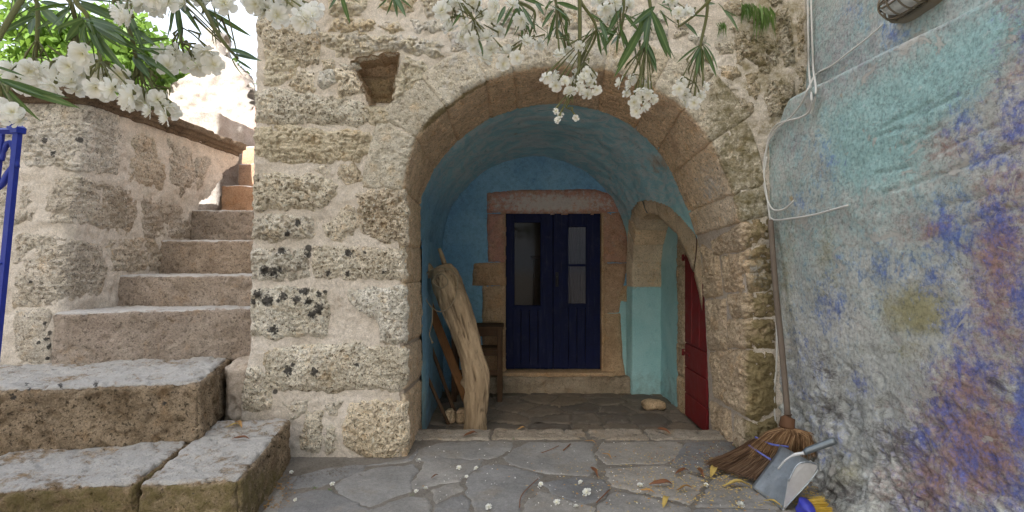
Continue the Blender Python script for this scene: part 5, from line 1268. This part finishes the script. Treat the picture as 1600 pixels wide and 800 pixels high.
dp = root("metal_dustpan", (1.5, 3.05, 0), "galvanised metal dustpan with tube handle resting against the broom", "dustpan")
Ap, Bp, Cp, Dp = W(1222, 699, 3.22), W(1174, 761, 3.19), W(1223, 797, 2.94), W(1276, 728, 2.95)
def bil(s, t): return (Ap * (1 - s) + Dp * s) * (1 - t) + (Bp * (1 - s) + Cp * s) * t
nrm = np.cross(Dp - Ap, Bp - Ap); nrm /= np.linalg.norm(nrm)
if nrm[1] > 0: nrm = -nrm
def pan_pt(s, t):
    lift = 0.05 * np.exp(-t / .10)
    return bil(s, t) + nrm * (lift * .55)
S_, T_ = np.meshgrid(np.linspace(0, 1, 14), np.linspace(0, 1, 16), indexing='ij')
front = np.array([[pan_pt(s, t) + nrm * .004 * math.sin(s * 5 + t * 3) for t in T_[0]] for s in S_[:, 0]])
bk_ = front - nrm * .006
g = np.concatenate([front.reshape(-1, 3), bk_.reshape(-1, 3)]); f, _ = grid_faces(np.ones(S_.shape, bool)); n = S_.size
rim = []
ii = np.arange(n).reshape(S_.shape)
for ed in (ii[0], ii[-1], ii[:, 0], ii[:, -1]):
    for a, b in zip(ed[:-1], ed[1:]): rim.append((a, b, b + n, a + n))
obj("pan_plate", g, np.concatenate([f, f[:, ::-1] + n, np.array(rim)]), M_zinc, dp)
def cheek(s, sgn):
    vs, fs = [], []
    for t in np.linspace(0, 1, 14):
        hgt = .085 * (1 - t) ** .8 * min(1, .35 + t * 5); p = pan_pt(s, t); q_ = p + nrm * hgt + (Dp - Ap) * sgn * (.10 * (1 - t) * min(1, t * 4))
        m_ = p * .5 + q_ * .5 + (Dp - Ap) * sgn * .015
        vs += [tuple(p + nrm * .004), tuple(m_), tuple(q_)]
    for i in range(13):
        for k in (0, 1): a = i * 3 + k; fs.append((a, a + 1, a + 4, a + 3))
    n = len(vs); off = (Dp - Ap) / np.linalg.norm(Dp - Ap) * .004 * -sgn
    vs2 = [tuple(np.array(q_) - off) for q_ in vs]; fs2 = [tuple(i + n for i in q_[::-1]) for q_ in fs]
    return vs + vs2, fs + fs2
obj("side_cheek", *cheek(1.0, -1.0 * -1), M_zinc_in, dp)
# bright inner facet of the folded right side
pts_ = [W(1245, 727, 2.90), W(1262, 722, 2.90), W(1278, 728, 2.93), W(1268, 748, 2.925), W(1225, 795, 2.925), W(1232, 752, 2.90)]
fn = [tuple(p) for p in pts_]; bn = [tuple(p + np.array([.0, .008, 0])) for p in pts_]
obj("folded_side", fn + bn, [tuple(range(6)), tuple(range(11, 5, -1))] + [(i, (i + 1) % 6, 6 + (i + 1) % 6, 6 + i) for i in range(6)], M_zinc_in, dp, smooth=False)
obj("folded_rim", *tube(smooth_path([fn[5], fn[0], fn[1], fn[2], fn[3], fn[4]], 5), .005, 6), M_zinc, dp)
obj("handle", *tube([W(1256, 708, 2.96), W(1262, 704, 2.96), W(1300, 690, 2.90), W(1306, 688, 2.89)], [.014, .019, .021, .017], 12), M_grip, dp)
obj("handle_bracket", *tube(smooth_path([W(1216, 733, 3.02), W(1226, 720, 2.99), W(1240, 711, 2.97), W(1256, 708, 2.95)], 5), [.006] * 10 + [.009] * 5 + [.012], 8), M_zinc_in, dp)

hb_ = root("hand_brush", (1.62, 2.86, 0), "small hand brush with blue body and yellow bristles lying beside the dustpan", "brush")
bc = W(1260, 794, 2.84); bd = Vector((1, .05, -.08)).normalized(); m = orient(bd, (0, -.4, 1))
def loc2(v): return tuple(Vector(bc) + (m.to_3x3() @ Vector(v)))
vb = [loc2((math.cos(t) * .036 + a, math.sin(t) * .055, z * .8)) for a, z in ((-.005, -.05), (0, -.045), (0, .02), (-.005, .03)) for t in np.linspace(0, 2 * math.pi, 20, endpoint=False)]
obj("brush_body", vb, [(j * 20 + a, j * 20 + (a + 1) % 20, (j + 1) * 20 + (a + 1) % 20, (j + 1) * 20 + a) for j in range(3) for a in range(20)] + [tuple(range(20))[::-1], tuple(range(60, 80))], M_bluebrush, hb_)
def bris(i):
    a, b = rng.uniform(-.06, .06), rng.uniform(-.045, .02); p = (0.035, a, b); q_ = (.13 + rng.normal() * .005, a * 1.25 + rng.normal() * .006, b * 1.1 + rng.normal() * .004)
    return [np.array(loc2(p)), np.array(loc2(tuple((np.array(p) + q_) / 2))), np.array(loc2(q_))]
v, f, tn_ = strands(260, bris, .0018); o = obj("bristles", v, f, M_yellowbr, hb_, attrs={"tone": tn_}); o["kind"] = "stuff"

# ------------------------------------------------------------------ oleander hanging over the courtyard
ol = root("oleander", (-2.45, 0.9, 0), "white flowering oleander whose leafy sprays hang across the top of the view", "oleander")
obj("trunk", *tube(smooth_path([(-2.45, .9, -.3), (-2.42, .93, .8), (-2.2, 1.0, 1.7), (-1.5, 1.1, 2.36), (-.4, 1.3, 2.5), (.3, 1.42, 2.54), (1.0, 1.45, 2.5)], 8),
                   list(np.linspace(.055, .014, 49)), 10), M_bark, ol)
limb = smooth_path([(-2.2, 1.0, 1.7), (-1.5, 1.1, 2.36), (-.4, 1.3, 2.5), (.3, 1.42, 2.54), (1.0, 1.45, 2.5)], 12)
LEAFM = [leaf_mesh("leaf", M_leaf, 1.0, w, fo, be) for w, fo, be in ((.125, .35, .10), (.105, .5, .20), (.135, .25, .05), (.115, .4, -.08))]
def flower_mesh(seed):
    rg = np.random.RandomState(seed); vs, fs, rib = [], [], []
    for layer, (npet, rad, lift) in enumerate(((5, 1.0, .10), (6, .80, .34), (5, .52, .55))):
        for k in range(npet):
            a = 2 * math.pi * (k + .5 * layer + rg.uniform(-.2, .2)) / npet; r = rad * rg.uniform(.9, 1.15); w = r * .78; ph = rg.uniform(0, 6)
            b0 = len(vs)
            for i, t in enumerate((0.06, .4, .75, 1.0)):
                ww = w * (.12, .62, 1.0, .72)[i]
                for j, s in enumerate((-1, -.4, .4, 1)):
                    rr_ = r * t * (1 - .12 * abs(s) * (i == 3)); z = lift * t + .22 * t * t * (1 if layer else -.2) + .09 * math.sin(ph + s * 4.5) * t * t + .05 * abs(s)
                    x = rr_; y = s * ww * .5
                    vs.append((x * math.cos(a) - y * math.sin(a), x * math.sin(a) + y * math.cos(a), z)); rib.append(1.0 if i == 0 else 0.25 * (i == 1))
            for i in range(3):
                for j in range(3):
                    q = b0 + i * 4 + j; fs.append((q, q + 1, q + 5, q + 4))
    return mesh_from("flower", vs, fs, M_petal, True, {"rib": rib})
FLM = [flower_mesh(s) for s in (1, 2, 3)]
rg = np.random.RandomState(21)
def leaf_at(par, bx, by, tx, ty, d):
    p0, p1 = W(bx, by, d), W(tx, ty, d + rg.uniform(-.07, .07)); x = Vector(p1 - p0); L = x.length
    o = bpy.data.objects.new("leaf", LEAFM[rg.randint(4)]); COL.objects.link(o); o.parent = par
    m = orient(x, (rg.normal() * .5, -1 + rg.normal() * .5, .7 + rg.normal() * .4), 0); m.translation = Vector(p0); o.matrix_basis = m @ Matrix.Diagonal((L, L, L, 1)); return o
def flower_at(par, px, py, d, r, name="flower"):
    o = bpy.data.objects.new(name, FLM[rg.randint(3)]); COL.objects.link(o); o.parent = par
    n = Vector((rg.normal() * .6, -.75 + rg.normal() * .4, -.15 + rg.normal() * .55)).normalized()
    m = n.to_track_quat('Z', 'Y').to_matrix().to_4x4() @ Matrix.Rotation(rg.uniform(0, 6.3), 4, 'Z'); p = Vector(W(px, py, d)); m.translation = p
    o.matrix_basis = m @ Matrix.Diagonal((r, r, r, 1)); return p
def spray(stem, d, leaves, flowers, fr=.026, extra=1, fjit=.05):
    pts = [W(a, b, d + rg.uniform(-.02, .02)) for a, b in stem]
    top = limb[np.argmin(np.abs(limb[:, 0] - pts[0][0] * .9) + 0.3 * np.abs(limb[:, 2] - 2.45))]
    sp = smooth_path([top, top * .45 + pts[0] * .55 + np.array([0, 0, .04])] + pts, 6)
    parts = [tube(sp, list(np.linspace(.0075, .003, len(sp))), 6)]
    s = bpy.data.objects.new("flowering_spray" if flowers else "leafy_spray", None)
    fl = [(x, y, d + rg.uniform(-fjit, fjit)) for x, y in flowers]
    end = pts[-1]
    for x, y, dd in fl:
        p = W(x, y, dd); o0 = pts[int(rg.randint(max(1, len(pts) - 2), len(pts)))] if len(pts) > 1 else end
        parts.append(tube(smooth_path([o0, o0 * .5 + p * .5 + np.array([0, 0, .008]), p + np.array([0, .004, .006])], 3), [.0016] * 5 + [.003, .004], 5))
        if rg.uniform() < .8:
            q_ = o0 * .45 + p * .55 + np.array([rg.normal() * .014, rg.normal() * .014, .012 + rg.uniform(0, .012)])
            parts.append(tube([o0 * .6 + q_ * .4, q_, q_ + np.array([rg.normal() * .004, -.004, -.016])], [.0014, .0032, .0008], 5))
    v, f = join(parts)
    so = obj("flowering_spray" if flowers else "leafy_spray", v, f, M_stem, ol)
    bpy.data.objects.remove(s)
    for bx, by, tx, ty in leaves:
        leaf_at(so, bx, by, tx, ty, d)
        for _ in range(extra):
            a = rg.normal(0, .28); sc = rg.uniform(.6, .95); ca, sa = math.cos(a), math.sin(a); dx_, dy_ = (tx - bx) * sc, (ty - by) * sc
            leaf_at(so, bx + rg.normal() * 5, by + rg.normal() * 5 - 4, bx + dx_ * ca - dy_ * sa, by + dx_ * sa + dy_ * ca, d + rg.uniform(-.06, .10))
    for x, y, dd in fl: flower_at(so, x, y, dd, fr * rg.uniform(.72, 1.08))
    return so
SPRAYS = [
 ([(-30, 110), (0, 128)], .98, [(-8,120,56,190),(-6,122,122,168),(-4,126,110,160),(-10,120,38,185),(0,124,72,150),(-20,100,40,118)], [(6,184),(20,176),(-4,170),(32,190)], .022, 0),
 ([(40, -30), (58, 5), (58, 60), (56, 90)], 1.15, [(60,5,28,38),(58,8,8,28),(62,2,108,12),(58,20,84,56),(56,24,-4,52),(64,12,98,42),(52,30,20,62)], [(22,124),(46,112),(70,126),(60,108),(38,134),(84,104),(14,112),(90,128),(52,128)], .027, 1),
 ([(105, -30), (113, 10), (120, 50), (108, 88)], 1.12, [(120,5,176,26),(122,0,212,42),(116,10,62,50),(118,14,84,58),(122,22,140,78),(118,-4,160,-6),(112,6,40,16)], [(96,116),(110,130),(130,116),(124,100),(108,104),(138,138),(118,142),(84,134)], .027, 1),
 ([(120, -20), (136, 24), (150, 60), (158, 96)], 1.05, [(136,30,216,76),(138,32,192,68),(140,34,176,98),(138,36,160,88),(134,28,82,46),(132,30,104,62),(134,34,122,70),(138,26,204,50),(144,44,185,108),(138,32,148,78)], [(150,136),(166,124),(190,130),(206,138),(150,112),(176,140),(130,84),(186,116),(164,146),(208,150)], .026, 1),
 ([(180, -30), (186, 0), (206, 60), (214, 96), (226, 130)], 1.10, [(182,-4,190,40),(184,0,226,60),(186,0,242,18),(206,82,258,112),(206,84,252,100),(208,88,232,118),(210,84,268,106),(204,40,246,78),(212,70,262,90)], [(226,162),(246,156),(266,165),(206,166),(262,184),(236,174),(254,170),(216,152),(200,160),(268,176)], .025, 1),
 ([(190, -40), (205, -6)], 1.0, [(210,-8,250,8),(206,-6,168,14)], [(204,30),(194,22),(226,4),(246,8),(210,6),(240,-4),(262,4)], .027, 0),
 ([(262, -40), (274, 0), (283, 42), (282, 66)], 1.12, [(275,5,262,42),(274,8,266,66),(278,8,288,62),(280,4,302,34),(282,4,312,46),(276,6,282,52),(270,8,258,30)], [(256,84),(270,95),(262,104),(276,82),(300,94),(318,90),(334,102),(310,104),(322,78),(286,98)], .026, 0),
 ([(285, -40), (316, 8), (345, 60), (372, 92)], 1.10, [(316,12,392,58),(318,14,372,68),(322,18,348,52),(320,12,362,30),(330,34,342,76),(336,40,324,68),(356,76,402,88),(362,84,412,103),(360,84,372,118),(368,92,396,112)], [(290,4),(330,2),(350,6),(310,-2),(272,-2)], .027, 0),
 ([(380, -40), (420, -16)], 1.05, [(400,-14,380,6)], [(400,8),(420,14),(440,10),(412,22),(432,24),(396,-4),(454,2),(466,16),(484,24),(476,32),(490,14)], .027, 0),
 ([(520, -40), (536, -6)], 1.25, [(532,-12,546,36),(538,-10,562,8),(528,-8,514,18)], [], .026, 0),
 ([(600, -40), (612, -6)], 1.25, [(612,-8,590,16),(614,-6,606,24),(614,-6,622,24),(616,-8,632,20),(616,-10,645,12)], [], .026, 0),
 ([(690, -40), (712, -8), (740, 30)], 1.50, [(742,52,772,62),(720,20,706,44),(745,60,758,78)], [(700,30),(725,20),(745,44),(720,58),(740,74),(770,30),(760,60),(780,50),(790,84),(756,92),(700,10),(740,4),(704,48),(728,40),(752,22),(768,78),(736,60),(716,4),(690,18),(774,10)], .028, 0),
 ([(780, -40), (800, -4), (835, 18), (826, 60)], 1.48, [(802,-2,846,42),(806,4,832,52),(808,10,790,62),(800,4,780,46),(812,14,820,66),(820,20,804,60),(836,4,850,20),(826,30,858,58)], [(800,76),(822,66),(808,90),(800,8),(816,30),(842,70),(786,100)], .026, 1),
 ([(850, -40), (868, 0), (870, 60)], 1.46, [(868,4,912,22),(868,6,892,42),(880,36,894,76),(868,20,856,72),(866,14,846,40),(870,40,848,70),(870,44,886,82),(866,0,850,12)], [(874,86),(892,90),(906,72),(884,78)], .021, 1),
 ([(890, -40), (906, 0), (932, 46), (912, 96)], 1.44, [(932,44,972,56),(934,48,938,92),(930,44,976,46),(926,44,900,78),(934,46,952,86),(918,20,946,34)], [(853,120),(868,134),(882,127),(900,116),(916,112),(905,140),(922,130),(890,145),(932,140),(912,124),(864,118),(926,118),(896,130),(918,148)], .020, 1),
 ([(905, 100), (896, 140), (884, 168)], 1.43, [(898,140,880,158)], [(868,174),(872,188),(900,184),(876,180)], .013, 0),
 ([(960, -40), (975, 0), (968, 60)], 1.48, [(972,10,950,50),(974,20,1000,50),(966,40,940,80),(970,44,985,84),(968,50,960,88)], [(945,12),(966,20),(960,4),(982,8),(952,28),(938,2)], .026, 1),
 ([(1000, -40), (1016, 8), (1010, 70), (1000, 118)], 1.42, [(1016,14,1049,98),(1015,14,960,43),(1026,4,1070,34),(1030,8,1078,10),(1030,18,1062,46),(1014,20,1008,78),(1012,22,986,80),(1010,26,970,110),(1018,16,1042,90),(1010,68,1020,112),(1012,70,1032,102),(1008,70,1004,96),(1012,72,1024,118),(1010,20,994,62)],
  [(970,130),(984,124),(978,145),(1000,140),(1014,146),(990,160),(1006,165),(1020,155),(995,174),(984,136),(1004,152),(1000,64),(1010,132)], .020, 1),
 ([(1080, -40), (1105, 4), (1095, 68), (1084, 128)], 1.40, [(1096,70,1056,92),(1094,72,1080,98),(1096,72,1098,123),(1098,70,1121,119),(1098,68,1129,100),(1098,66,1112,70),(1094,74,1088,116)], [(1060,138),(1085,160),(1070,160),(1100,136),(1094,150),(1078,152),(1064,130),(1070,146)], .020, 0),
 ([(1130, -40), (1112, -4), (1082, 26), (1060, 42)], 1.40, [(1130,16,1156,39),(1128,14,1152,30),(1100,8,1122,2),(1082,24,1108,28),(1070,36,1090,52),(1120,4,1140,20)], [(1068,16),(1076,20),(1060,20),(1050,2)], .020, 0),
 ([(0, -60), (20, -20)], 1.2, [(10,-20,-20,20),(20,-10,50,20),(24,-10,10,30),(30,-20,80,0)], [], .02, 1),
]
for a in SPRAYS: spray(*a)

# ------------------------------------------------------------------ fallen leaves, blossoms, twigs, litter, weeds
def dry_mesh(name, mat, w, curl, seed):
    rg_ = np.random.RandomState(seed); vs, fs = [], []; n = 9
    for i in range(n + 1):
        t = i / n; ww = w * .5 * (math.sin(math.pi * min(.98, max(.02, t))) ** .8 + .03)
        for s in (-1, -.4, .4, 1): vs.append((t, s * ww, curl * (abs(s) ** 1.5) * ww * 2.2 + .10 * math.sin(t * 3.1) + .03 * math.sin(t * 9 + seed)))
    for i in range(n):
        for k in range(3): a = i * 4 + k; fs.append((a, a + 1, a + 5, a + 4))
    return mesh_from(name, vs, fs, mat)
DRY = {"brown": dry_mesh("fallen_leaf", M_brownleaf, .2, .5, 1), "dry": dry_mesh("fallen_leaf", M_dryleaf, .18, .4, 2), "yellow": dry_mesh("fallen_leaf", M_yellowleaf, .2, .3, 3)}
FALLEN = [((1014,764),(1051,762),"brown","glossy red brown fallen leaf lying lengthwise in the middle of the paving"), ((922,737),(934,751),"brown","short brown fallen leaf in front of the threshold"),
 ((913,694),(932,698),"dry","orange brown fallen leaf at the edge of the threshold"), ((1027,676),(1048,684),"brown","curled brown leaf on the right end of the threshold slab"), ((808,677),(822,674),"dry","small orange leaf on the threshold slab near the trunk"),
 ((724,689),(747,683),"brown","thin dark leaf on the left end of the threshold"), ((674,754),(685,748),"brown","tiny rust brown leaf on a left flagstone"), ((1055,748),(1076,741),"brown","brown leaf left of the broom bristles"),
 ((999,772),(1024,776),"dry","thin tan leaf below the red brown leaf"), ((1056,774),(1083,768),"dry","thin tan leaf nearer the dustpan"), ((1036,800),(1046,782),"yellow","yellowed leaf standing near the bottom edge of the paving"),
 ((1110,752),(1120,735),"yellow","curled yellow leaf beside the broom tips"), ((1128,765),(1178,766),"yellow","long yellow strip of leaf reaching the dustpan corner"), ((940,714),(956,722),"dry","dry leaf on the pale flagstone right of centre"),
 ((1090,738),(1100,752),"brown","dark brown leaf between the broom and the yellow curled leaf"), ((1192,788),(1222,797),"yellow","yellow strip of leaf under the dustpan tip")]
for a, b, kd, lab in FALLEN:
    p, q_ = px_ground(*a), px_ground(*b); x = Vector((q_[0] - p[0], q_[1] - p[1], 0)); L = max(.05, x.length)
    o = tag(link("fallen_leaf", DRY[kd]), lab, "leaf", "fallen leaves on the paving")
    z = 0.024 if a[1] > 690 else 0.030
    m = orient(x, (0, 0, 1), rg.uniform(-.5, .5)); m.translation = Vector((p[0], p[1], z)); o.matrix_world = m @ Matrix.Diagonal((L, L, L, 1))
for (a, b, z, kd, lab) in [((352,668),(380,664),z1 + .012,"yellow","curled straw coloured leaf on the lowest step block"), ((362,687),(390,686),z1 + .008,"brown","thin red brown leaf on the lowest step block"), ((366,660),(378,668),z1+.012,"dry","second crumpled dry leaf touching the straw coloured one")]:
    p, q_ = px_ground(*a, z), px_ground(*b, z); x = Vector((q_[0] - p[0], q_[1] - p[1], 0))
    o = tag(link("fallen_leaf", DRY[kd]), lab, "leaf", "fallen leaves on the steps"); m = orient(x, (0, 0, 1)); m.translation = Vector((p[0], p[1], z)); o.matrix_world = m @ Matrix.Diagonal((x.length,) * 3 + (1,))
BLOOM = [(917,776,.030,"largest white fallen blossom, on the paving in front of the threshold"), (717,737,.020,"white fallen blossom left of its pair on the bluish flagstone"), (744,738,.020,"white fallen blossom right of its pair on the bluish flagstone"),
 (729,751,.014,"small yellowish fallen blossom just below the white pair"), (845,763,.018,"white fallen blossom in the middle of the front paving"), (870,792,.022,"white fallen blossom near the bottom edge of the paving"),
 (907,760,.018,"yellow white fallen blossom just behind the largest one"), (764,799,.022,"white fallen blossom cut by the bottom edge of the view"), (1157,796,.026,"white fallen blossom left of the dustpan at the bottom edge"),
 (655,724,.014,"tiny pale blossom beside the corner of the arch wall"), (455,744,.016,"pale fallen blossom against the lowest step block"), (519,763,.018,"pale blossom on the green weed between two left flagstones"),
 (665,770,.018,"white fallen blossom by the small bluish flagstone"), (650,774,.014,"smaller yellowish blossom left of the white one by the bluish flagstone"), (1000,765,.022,"brownish white fallen blossom at the tip of the red brown leaf"), (1103,764,.016,"white fallen petal upright left of the dustpan"), (900,798,.016,"white blossom beside the largest one at the bottom edge"),
 (461,788,.012,"tiny pale blossom on the lower left flagstone")]
for x, y, r, lab in BLOOM:
    p = px_ground(x, y); o = tag(link("fallen_blossom", FLM[rg.randint(3)]), lab, "blossom", "fallen oleander blossoms on the paving")
    m = Vector((rg.normal() * .5, rg.normal() * .4 - .3, 1)).normalized().to_track_quat('Z', 'Y').to_matrix().to_4x4(); m.translation = Vector((p[0], p[1], .026)); o.matrix_world = m @ Matrix.Diagonal((r, r, r * .8, 1))
def twig(pts, lab, r=.003):
    P = [(*px_ground(*p), .026) for p in pts]; tag(obj("twig", *tube(smooth_path(P, 4), r, 5), M_brownleaf), lab, "twig")
twig([(846,713), (860,708), (873,702)], "thin dark twig on the paving in front of the threshold"); twig([(880,709), (888,702), (891,699)], "short dark twig beside the thin one in front of the threshold", .005)
twig([(812,800), (813,786), (820,774), (843,752)], "long bent twig along a joint of the front paving"); twig([(932,792), (942,782), (952,772)], "dark twig near the bottom edge of the paving", .004)
def scatter(name, n, region, mat, size, lab, zb=.022):
    vs, fs = [], []
    for i in range(n):
        for _ in range(20):
            x, y = region()
            if y > 690: break
        p = px_ground(x, y); a = rg.uniform(0, 6.3); s = size * rg.uniform(.4, 1.3); w = s * rg.uniform(.25, .6); z = zb + rg.uniform(0, .006)
        c, sn = math.cos(a), math.sin(a); k = len(vs)
        for (u_, v_, h_) in ((-s, 0, 0), (0, w, .004 * rg.uniform(0, 1.5)), (s, 0, .002), (0, -w, .003), (0, 0, .006)): vs.append((p[0] + u_ * c - v_ * sn, p[1] + u_ * sn + v_ * c, z + h_))
        fs += [(k, k + 1, k + 4), (k + 1, k + 2, k + 4), (k + 2, k + 3, k + 4), (k + 3, k, k + 4)]
    o = obj(name, vs, fs, mat, None, smooth=False); o["kind"] = "stuff"; o["label"] = lab; return o
scatter("petal_litter", 520, lambda: (rg.normal(1090, 90), rg.normal(745, 30)), M_yellowleaf, .008, "yellow petal crumbs swept over the right of the paving")
scatter("petal_litter", 160, lambda: (rg.uniform(640, 1150), rg.uniform(695, 800)), M_petal, .006, "white petal crumbs strewn over the paving")
scatter("leaf_litter", 260, lambda: (rg.normal(1140, 60), rg.normal(712, 16)), M_brownleaf, .009, "dark leaf crumbs gathered at the foot of the right pier and broom")
scatter("petal_litter", 240, lambda: (rg.normal(1130, 50), rg.normal(760, 22)), M_yellowleaf, .010, "larger yellow petal crumbs between the broom and the dustpan")
scatter("leaf_litter", 300, lambda: (rg.normal(1080, 130), rg.normal(740, 35)), M_dryleaf, .010, "brown leaf crumbs strewn over the paving")
scatter("gravel_litter", 190, lambda: (lambda t: (440 + 130 * t + rg.normal() * 8, 765 - 32 * t ** .5 + rg.normal() * 7))(rg.uniform(0, 1)), M_bed, .009, "pale grit and crumbs along the foot of the arch wall", .008)
scatter("leaf_litter", 160, lambda: (rg.normal(430, 14), rg.uniform(745, 800)), M_dryleaf, .010, "brown crumbs along the foot of the lowest step block", .008)
scatter("leaf_litter", 200, lambda: (rg.normal(1270, 35), rg.normal(782, 12)), M_yellowleaf, .010, "yellow and brown crumbs under the dustpan and hand brush")
def weed(p, h, n, lab, spread=.8, down=False, name="weed"):
    parts, rib = [], []
    vs, fs = [], []
    for i in range(n):
        a = rg.uniform(0, 6.3); d = Vector((math.cos(a) * spread, math.sin(a) * spread, -1 if down else 1)).normalized(); s = d.cross(Vector((0, .3, 1))).normalized() * h * .04; L = h * rg.uniform(.5, 1.1)
        b = Vector(p) + Vector((rg.normal() * h * .2, rg.normal() * h * .1, 0)); k = len(vs)
        mid = b + d * L * .55 + Vector((0, -.1 * L, .05 * L)); tip = b + d * L + Vector((0, 0, -.25 * L))
        vs += [b - s * .4, b + s * .4, mid + s, mid - s, tip]; fs += [(k, k + 1, k + 2, k + 3), (k + 3, k + 2, k + 4)]
    return tag(obj(name, vs, fs, M_weed), lab, "weed")
for (x, y), h, n, lab in [((802,689),.03,16,"tiny green weed in the joint at the threshold edge"), ((492,767),.035,14,"small green weed in the joint between left flagstones"), ((515,770),.03,12,"small green weed under a pale blossom on the left paving"),
                          ((644,778),.035,14,"small green weed beside the bluish flagstone"), ((1156,702),.07,40,"dark green tuft at the foot of the right arch pier")]:
    weed((*px_ground(x, y), .012), h, n, lab)
for (x, y, h, n, lab) in [(1165, 6, .12, 34, "green plant hanging down the top of the arched wall near the cables"), (1192, 12, .20, 26, "longer green trailing weed on the arched wall left of the cables"), (1128, 36, .09, 26, "small green weed rooted in a joint above the arch")]:
    weed(W(x, y, D - .05), h, n, lab, .35, True)
bpy.context.view_layer.update()
